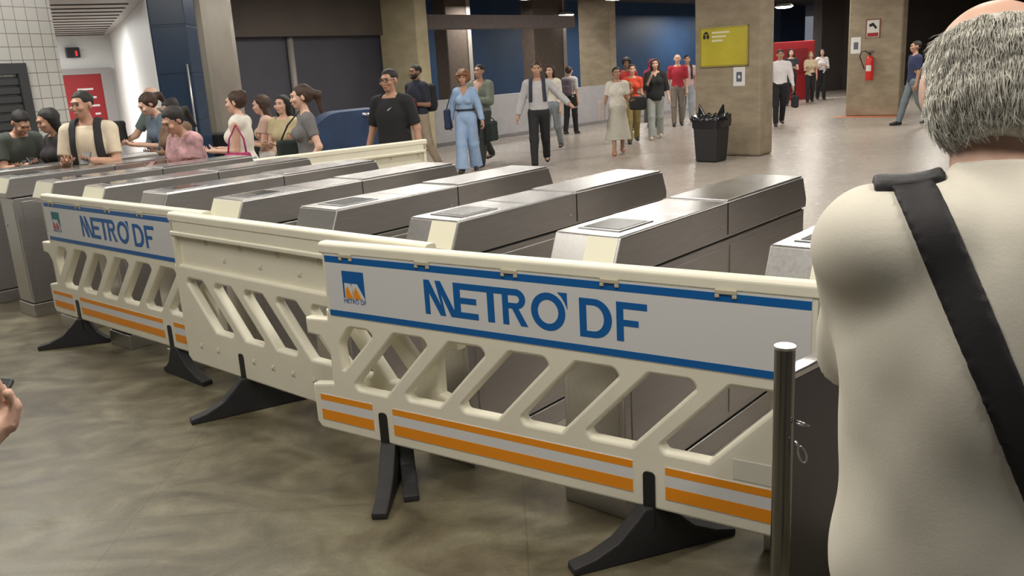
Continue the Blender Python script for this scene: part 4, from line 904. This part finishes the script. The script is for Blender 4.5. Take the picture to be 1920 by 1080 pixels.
handbag(c, (-.36, -.33, 1.22), (.11, .05, .12), 'black', (1, 1, 1), 'black bag hanging from the arm of the balding person')
r, c = P_('person with dark hair in a blue-grey shirt bent over beside the blue pier', -3.74, 9.8, -140, 1.70, 'f', 'light', ('pony', 'brown'), dict(c=('bluegrey', (.10, .13, .17)), sleeve=1.2), dict(c=('bluejean', (1, 1, 1))), lean=.18, nod=.4, arms=(HOLD, HOLDL), h=.011, seed=5)
r, c = P_('woman in a brown top half hidden behind the woman in pink', -3.42, 9.2, -120, 1.60, 'f', 'brown', ('bun', 'black'), dict(c=('brown', (.16, .10, .06)), sleeve=.7), dict(c=('blacktrouser', (1, 1, 1))), nod=.3, arms=(HOLD, HOLDL), h=.011, seed=6)
r, c = P_('dark-haired woman in a pink patterned top looking down at a red phone', -2.666, 7.46, -125, 1.58, 'f', 'tan', ('pony', 'black'), dict(c=('pinkfloral', (.42, .24, .25), .45), sleeve=.6, loose=True), dict(c=('greytrouser', (1, 1, 1))), lean=.15, nod=.4, arms=(HOLD, HOLDL), h=.009, build=1.12, seed=7)
ph = phone(c, 0, 'dark red phone held by the woman in the pink top'); ph.data.materials.clear(); ph.data.materials.append(mat('phone_red', (.12, .01, .02), .4))
r, c = P_('woman in a white sleeveless top and grey trousers, arms folded in front', -2.66, 8.9, 180, 1.64, 'f', 'light', ('bun', 'brown'), dict(c=('whitetop', (.72, .68, .60)), sleeve=0, wr=.004, name='top', hem=.98), dict(c=('palegrey', (.25, .28, .31))), arms=(((-.1, -.1, -1), (.2, -1, .05)), ((.1, -.1, -1), (-.25, -1, .05))), nod=.1, h=.009, build=1.18, seed=8)
handbag(c, (.26, .02, .93), (.05, .13, .10), 'magenta', (.32, .02, .10), 'magenta handbag beside the woman in the white sleeveless top', (.2, .02, 1.3))
r, c = P_('woman with long brown hair in a pale pink top between two others', -2.72, 10.1, -165, 1.57, 'f', 'light', ('long', 'brown'), dict(c=('paleblush', (.55, .38, .30)), sleeve=.5), dict(c=('whitetrouser', (.6, .58, .55))), nod=.2, arms=(HOLD, HOLDL), h=.011, seed=9)
r, c = P_('woman whose face shows just behind the woman in the grey t-shirt', -2.42, 9.75, -110, 1.56, 'f', 'light', ('bob', 'black'), dict(c=('yellowcream', (.5, .42, .25)), sleeve=.5), dict(c=('blacktrouser', (1, 1, 1))), arms=(HOLD, HOLDL), h=.011, seed=10)
r, c = P_('woman in a fitted grey t-shirt walking left with hair tied back', -1.89, 8.44, -160, 1.675, 'f', 'light', ('pony', 'brown'), dict(c=('greytee', (.15, .145, .145)), sleeve=.6, g=.009, wr=.003, name='t_shirt', hem=1.02), dict(c=('blacktrouser', (1, 1, 1))), arms=(((-.1, -.1, -1), (.1, -.3, -1)), ((.35, .25, -1), (-.05, -.55, -.8))), legs=(.15, -.15), nod=.12, h=.008, seed=11)
handbag(c, (-.26, -.12, .98), (.06, .15, .15), 'darkgreenbag', (.02, .03, .026), 'large dark green shoulder bag of the woman in the grey t-shirt', (-.2, .0, 1.42))
r, c = P_('man with glasses in a black t-shirt behind the far cream barrier', -1.16, 9.35, -115, 1.775, 'm', 'tan', ('short', 'black'), dict(c=('blacktee', (.012, .012, .014)), sleeve=.85, name='t_shirt', loose=True), dict(c=('blacktrouser', (1, 1, 1))), arms=(((-.35, .05, -1), (-.25, -.25, -1)), ((.3, .1, -1), (.2, -.2, -1))), nod=.1, h=.008, build=1.05, glasses=True, seed=12)
bm = bmesh.new(); prism(bm, [(.03, 1.325), (.055, 1.332), (.095, 1.365), (.055, 1.345)], 'y', -.158, -.156); o = fin('chest_mark', bm, mat('mark_white', (.6, .6, .6), .5), r)
r, c = P_('bearded man in a navy polo carrying a maroon jacket, in front of the pale pillar', -1.42, 15.0, -135, 1.86, 'm', 'brown', ('short', 'black'), dict(c=('navypolo', (.02, .024, .04)), sleeve=.85, collar=True, name='polo_shirt'), dict(c=('khaki', (.36, .29, .21))), arms=(None, ((.15, .1, -1), (-.5, -1, .1))), legs=(.2, -.22), h=.011, beard=True, seed=13, build=1.1)
handbag(c, (.05, -.25, 1.12), (.17, .09, .17), 'maroon', (.09, .012, .018), 'maroon jacket folded over the arm of the man in the navy polo', name='folded_jacket', cat='jacket')
backpack(c, 'black', (1, 1, 1), 'black backpack on the man in the navy polo', straps=False)
# walkers in the hall
r, c = P_('woman in a pale blue jumpsuit with curly auburn hair walking towards the gates', -.61, 14.8, -100, 1.70, 'f', 'tan', ('curly', 'auburn'), dict(c=('paleblue', (.30, .42, .62)), sleeve=1.9, vneck=1.32, wr=.006, loose=False, name='jumpsuit_top', g=.016), dict(c=('paleblue', (1, 1, 1)), flare=.055, g=.02), arms=(((-.3, .15, -1), (-.2, -.1, -1)), ((.3, 0, -1), (.25, -.25, -1))), legs=(.2, -.16), h=.010, seed=14, shoe=(.02, .02, .02))
bm = bmesh.new(); tube(bm, [(.155*math.cos(a), .118*math.sin(a)+.003, 1.045) for a in [k*math.pi/12 for k in range(25)]], .016, 8, cap=False); fin('belt', bm, M_black, r, smooth=True)
handbag(c, (-.30, -.03, .90), (.05, .13, .17), 'navybag', (.02, .03, .07), 'navy blue shoulder bag of the woman in the jumpsuit', (-.17, .0, 1.45))
r, c = P_('man in a grey-green blazer walking just behind the woman in the jumpsuit', -.36, 15.7, -120, 1.83, 'm', 'tan', ('short', 'black'), dict(c=('greenblazer', (.17, .19, .15)), sleeve=1.9, hem=.84, vneck=1.24, g=.02, name='blazer'), dict(c=('darkolive', (.045, .05, .045))), arms=(WF, HOLDL), legs=(-.35, .3), h=.011, seed=15)
link('lapel', plate([[(-.03, 1.28), (.0, 1.24), (.03, 1.28), (.05, 1.46), (-.05, 1.46)]], .004), mat('shirt_pink', (.7, .5, .45), .8), r, loc=(0, -.125, .0))
handbag(c, (.28, -.15, .62), (.06, .14, .17), 'darkgreenbag', (1, 1, 1), 'dark bag swinging behind the woman in the jumpsuit', (.26, -.1, .85))
r, c = P_('person in a pale grey sweater and black trousers striding with a backpack and raised elbow', .62, 14.75, -95, 1.80, 'm', 'tan', ('short', 'brown'), dict(c=('palegrey2', (.42, .41, .42)), sleeve=1.9, hem=.99, wr=.007, name='sweater'), dict(c=('blacktrouser', (1, 1, 1))), arms=(((-.35, .1, -1), (-.3, -.2, -1)), ((.7, .1, -.8), (.55, -.5, -.5))), legs=(.28, -.32), h=.010, seed=16)
backpack(c, 'navy2', (.03, .035, .055), 'dark backpack worn by the person in the pale grey sweater')
r, c = P_('person in a light top hidden behind the striding grey-sweater person', 1.0, 17.6, -110, 1.72, 'f', 'light', ('bob', 'brown'), dict(c=('whitetop', (1, 1, 1)), sleeve=1.5), dict(c=('palegrey', (1, 1, 1))), legs=(.2, -.25), h=.013, seed=17)
r, c = P_('person in a light shirt and dark trousers with a purple-grey backpack, seen from behind', 1.70, 21.6, 60, 1.66, 'f', 'light', ('bun', 'brown'), dict(c=('lightgrey', (.5, .48, .47)), sleeve=.9), dict(c=('blacktrouser', (1, 1, 1))), legs=(.14, -.12), arms=(None, HOLDL), h=.012, seed=18)
backpack(c, 'purplegrey', (.10, .075, .095), 'purple-grey backpack on the person by the low wall', straps=False)
r, c = P_('woman in a white top and long pale skirt carrying a black bag', 2.14, 16.2, -95, 1.62, 'f', 'tan', ('bun', 'black'), dict(c=('whitetop', (1, 1, 1)), sleeve=.7, loose=True), dict(c=('paleskirt', (.52, .49, .42)), kind='skirt', hem=.28, fl=.03), arms=(((-.25, .1, -1), (-.3, -.2, -1)), ((.2, -.1, -1), (.2, -1, -.1))), legs=(.22, -.2), h=.010, shoe=(.45, .2, .12), seed=19)
handbag(c, (.36, -.24, .93), (.16, .09, .12), 'black', (1, 1, 1), 'black handbag carried by the woman in the long pale skirt', (.30, -.24, 1.12))
handbag(c, (-.30, -.06, .82), (.07, .08, .20), 'blushcloth', (.50, .42, .42), 'pale pink cloth hanging from the hand of the woman in the long skirt', name='folded_cloth', cat='cloth')
r, c = P_('woman in an orange-red top with a brown bag behind the woman in white', 2.74, 18.3, -95, 1.64, 'f', 'light', ('bun', 'brown'), dict(c=('orangered', (.62, .07, .03)), sleeve=.6), dict(c=('mustard', (.26, .20, .07))), arms=(HOLD, None), legs=(.2, -.2), h=.012, seed=20)
handbag(c, (-.12, -.26, 1.1), (.10, .06, .16), 'tanbag', (.32, .14, .06), 'brown bag held in front of the orange-red top')
r, c = P_('person in a red top with black hair behind the orange-red top', 3.0, 20.9, -100, 1.76, 'm', 'brown', ('afro', 'black'), dict(c=('red1', (.45, .03, .03)), sleeve=.7), dict(c=('bluejean', (1, 1, 1))), legs=(.15, -.2), h=.013, seed=21)
r, c = P_('person in a maroon head scarf and maroon top deep in the group', 3.85, 22.4, -100, 1.70, 'f', 'brown', ('hijab', ('maroonscarf', (.20, .01, .03))), dict(c=('maroon3', (.22, .012, .03)), sleeve=1.8), dict(c=('darkgreen', (1, 1, 1)), kind='skirt', hem=.12), h=.013, seed=22)
r, c = P_('woman in an open black jacket and pale trousers raising a hand to her mouth', 3.32, 18.9, -100, 1.72, 'f', 'light', ('long', 'brown'), dict(c=('blackjacket', (.014, .016, .017)), sleeve=1.3, hem=.86, vneck=1.36, loose=True, g=.022, name='jacket'), dict(c=('paletrouser', (.34, .36, .34)), flare=.03), arms=(((-.15, -.5, -1), (.45, -.6, 1)), ((.3, .1, -1), (.2, -.4, -1))), legs=(.18, -.2), h=.010, seed=23, shoe=(.5, .42, .36))
r, c = P_('bald man in a dark red shirt and grey trousers walking near the concrete pillar', 4.46, 22.2, -100, 1.80, 'm', 'light', ('none', 'black'), dict(c=('redshirt', (.36, .02, .035)), sleeve=.85, hem=.9, name='shirt'), dict(c=('khakigrey', (.20, .17, .14))), legs=(.15, -.12), h=.011, seed=24)
r, c = P_('person with a black backpack just behind the bald man in dark red', 5.02, 23.7, -95, 1.76, 'm', 'tan', ('short', 'black'), dict(c=('palepink', (.45, .30, .30)), sleeve=.7), dict(c=('palegrey', (1, 1, 1))), legs=(-.2, .15), h=.013, seed=25)
backpack(c, 'black', (1, 1, 1), 'black backpack on the person behind the bald man')
r, c = P_('man in a white shirt and black trousers walking past the pillar with a briefcase', 6.50, 20.5, -100, 1.76, 'm', 'tan', ('short', 'black'), dict(c=('whiteshirt', (.74, .70, .71)), sleeve=1.9, collar=True, hem=.97, wr=.007), dict(c=('blacktrouser', (1, 1, 1))), legs=(.16, -.2), arms=(None, ((.25, .05, -1), (.15, -.15, -1))), h=.010, seed=26, shoulder=1.05)
handbag(c, (.33, -.1, .55), (.07, .17, .14), 'black', (1, 1, 1), 'black briefcase in the hand of the man in the white shirt', (.33, -.08, .80))
r, c = P_('distant person in a dark outfit behind the man in the white shirt', 9.15, 27.8, -100, 1.76, 'f', 'light', ('long', 'black'), dict(c=('darknavy', (.02, .022, .03)), sleeve=.5), dict(c=('blacktrouser', (1, 1, 1))), arms=(HOLD, HOLDL), h=.015, seed=27)
r, c = P_('distant woman in a pale yellow top and dark trousers', 10.2, 29.0, -100, 1.64, 'f', 'light', ('long', 'auburn'), dict(c=('yellowtop', (.55, .45, .30)), sleeve=.7), dict(c=('blacktrouser', (1, 1, 1))), legs=(.1, -.12), arms=(HOLD, None), h=.014, seed=28)
r, c = P_('distant woman in a white blouse with a red bag at her side', 11.0, 30.2, -100, 1.70, 'f', 'light', ('long', 'black'), dict(c=('whiteshirt', (1, 1, 1)), sleeve=1.5), dict(c=('blacktrouser', (1, 1, 1))), legs=(-.12, .1), arms=(HOLD, HOLDL), h=.014, seed=29)
handbag(c, (-.26, -.1, .9), (.14, .07, .15), 'redbag', (.22, .01, .03), 'dark red bag of the distant woman in the white blouse', (-.18, 0, 1.4))
r, c = P_('person in a navy shirt and blue jeans walking left, cut by the white-haired head', 8.78, 18.7, 175, 1.80, 'm', 'tan', ('short', 'black'), dict(c=('navyshirt', (.025, .035, .09)), sleeve=.8, hem=.9), dict(c=('palejean', (.16, .20, .23))), legs=(.3, -.25), h=.012, seed=30)
t = empty('kiosk', (10.25, 31.2, 0), .1); box('kiosk_body', -.75, .75, -.3, .3, 0, 2.0, M_red, t, bevel=.03); box('kiosk_panel', -.5, .5, -.32, -.3, .9, 1.75, mat('kiosk_dark_red', (.2, .01, .015), .4), t); tag(t, 'red kiosk behind the two distant women', 'kiosk')

# ------------------------------------------------------------------ foreground man, seen from behind
FG = dict(x=.645, y=1.12)
def fg_extra(c):
    S, up = c['S'], c['up']
    F = c['Ftop']; G = Field.__new__(Field); G.__dict__.update(F.__dict__); G.f = c['Fraw'].copy() if 'Fraw' in c else F.f.copy()
    P = G.grid(); q = c['upc'](P); X, Y, Z = q[..., 0], q[..., 1], q[..., 2]
    # the person's left shoulder is +x; the strap runs to the right hip (-x)
    a = np.array([.105, 1.50]); b = np.array([-.13, .95]); d = (b-a)/np.linalg.norm(b-a); n = np.array([-d[1], d[0]])
    dist = (X-a[0])*n[0]+(Z-a[1])*n[1]
    wdt = .0245
    G.f = np.maximum(np.maximum(F.f-.008, -F.f-.028), np.maximum(np.abs(dist)-wdt, .93-Z)*S).astype(np.float32)
    G.f = np.maximum(G.f, np.where(Y < -.05, -(Z-1.30), -1).astype(np.float32))
    bag = carried(c, 'shoulder_bag', G.mesh('strap'), mat('strap_black', (.014, .012, .014), .7, bump=.05, bscale=300), 'black bag strap crossing the back of the white-haired man', 'bag')
    G2 = Field.__new__(Field); G2.__dict__.update(F.__dict__)
    G2.f = np.maximum(np.maximum(F.f-.011, -F.f-.028), np.maximum(np.abs(X-.105)-.042, np.abs(Z-1.48+.15*(X-.105))-.035)*S).astype(np.float32); G2.f = np.maximum(G2.f, (np.abs(Y+.005)-.035).astype(np.float32))
    me = G2.mesh('pad')
    if me: link('shoulder_pad', me, M_rubber, bag)
    Fb = Field(np.array([-.5, -.2, .6]), np.array([-.1, .25, 1.02]), .01); Fb.rbox((-.29, .02, .80), (.06, .16, .14), .04); link('bag_body', Fb.mesh('bag'), M_black, bag)
r, c = P_('white-haired balding man in a cream shirt standing in the foreground, seen from behind', FG['x'], FG['y'], 70, 1.80, 'm', 'light', ('none', 'grey'),
          dict(c=('creamshirt', (.64, .60, .51), .03), sleeve=.92, collar=True, hem=.86, wr=.015, wf=24, ws=(1, 1, .45), g=.016, loose=True, name='shirt'), dict(c=('greytrouser', (1, 1, 1))),
          nod=.52, turn=.0, headfwd=.03, arms=(((.04, -.7, -.9), (.3, -1, .1)), ((-.04, -.7, -.9), (-.3, -1, .1))), h=.006, build=1.0, shoulder=.87, seed=41, extra=fg_extra)
man = r; mc = c
# grey hair: a close cap with strands combed down and back
S = mc['S']; hp = mc['hp']; HR = mc['HR']; n0 = mc['neck0']; up = mc['up']
F = Field(hp+np.array([-.2, -.25, -.1]), hp+np.array([.2, .25, .4]), .0045)
OFF = np.array([0, 0, .016])
def toh(P): return ((P-hp)@HR+n0)/S+OFF
def frh(p): return ((np.asarray(p)-OFF)*S-n0)@HR.T+hp
cc = np.array([0, .022, 1.655]); rr = np.array([.082, .106, .096])
F.ell(frh(cc), rr*S, .01, (HR, frh(cc)))
cc2 = np.array([0, .035, 1.60]); F.ell(frh(cc2), np.array([.080, .078, .062])*S, .02, (HR, frh(cc2)))
def hairmask(q):
    x_, y_, z_ = q[..., 0], q[..., 1], q[..., 2]
    d = np.minimum(-(y_+.02), 1.0)                                            # ahead of the ears
    d = np.maximum(d, 1.552-z_)                                               # nape line
    crown = .105-np.sqrt(x_**2*1.05+(y_-.05)**2*.7+(z_-1.775)**2*1.1)   # bald crown
    return np.maximum(d, crown)
F.wrinkle(.0022, 90, 3); F.cut(lambda P: hairmask(toh(P))*S)
M_ghair = mat('grey_white_hair', (.34, .32, .27), .65, col2=(.66, .63, .56), nscale=26, aniso=(3, 3, .6))
hb = link('hair', F.mesh('hair'), M_ghair, man); hb['label'] = 'short grey-white hair around a bald crown'
g = np.random.default_rng(4); V = []; Fc = []
co = np.empty(len(hb.data.vertices)*3, np.float32); hb.data.vertices.foreach_get('co', co); co = co.reshape(-1, 3)
no = np.empty(len(co)*3, np.float32); hb.data.vertices.foreach_get('normal', no); no = no.reshape(-1, 3)
qh = toh(co); nh = no@HR; ok = np.where(hairmask(qh) < -.002)[0]
for i in g.choice(ok, 15000):
    p = qh[i]+g.normal(size=3)*.001; v = nh[i]
    thin = np.clip((hairmask(p[None])[0]+.05)/.05, 0, 1)
    if g.random() < thin*.55: continue
    d = np.array([g.normal()*.22+p[0]*2.5, .15+g.normal()*.18, -1.0+.5*max(v[2], 0)]); d -= v*(d@v)*.92; d /= np.linalg.norm(d)
    L = g.uniform(.010, .024)*(1.25 if p[2] < 1.62 else .9); wv = np.cross(d, v); wv /= np.linalg.norm(wv)+1e-6; wd = g.uniform(.0005, .0011)
    pts = [p-v*.001, p+d*L*.5+v*L*.07, p+d*L+v*L*.04]
    b0 = len(V)
    for k, q in enumerate(pts):
        ww = wd*(1, .85, .15)[k]
        for o in (-wv*ww, wv*ww, v*ww*.8): V.append(frh(q+o))
    for k in (0, 1):
        a = b0+k*3
        for e in range(3): Fc.append((a+e, a+(e+1) % 3, a+3+(e+1) % 3, a+3+e))
me = bpy.data.meshes.new('hair_strands'); me.from_pydata([tuple(x) for x in V], [], Fc); me.shade_smooth()
hs = link('hair_strands', me, mat('grey_strands', (.42, .40, .34), .5, col2=(.80, .77, .69), nscale=120), hb); hs['kind'] = 'stuff'
# person whose hand enters at the left edge
r, c = P_('person at the left edge, only a hand with a dark phone is seen', -1.078, .87, 62, 1.74, 'm', 'light', ('short', 'brown'), dict(c=('darkgreen', (1, 1, 1)), sleeve=.6), dict(c=('blacktrouser', (1, 1, 1))), arms=(((-.1, -.35, -1), (.0, -1, .52)), None), h=.008, seed=50, handcurl=1.1)
o = phone(c, 0, 'dark phone in the hand at the left edge of the picture'); o.rotation_euler = (-1.2, .2, .2); o.location.x -= .045; o.location.z -= .01
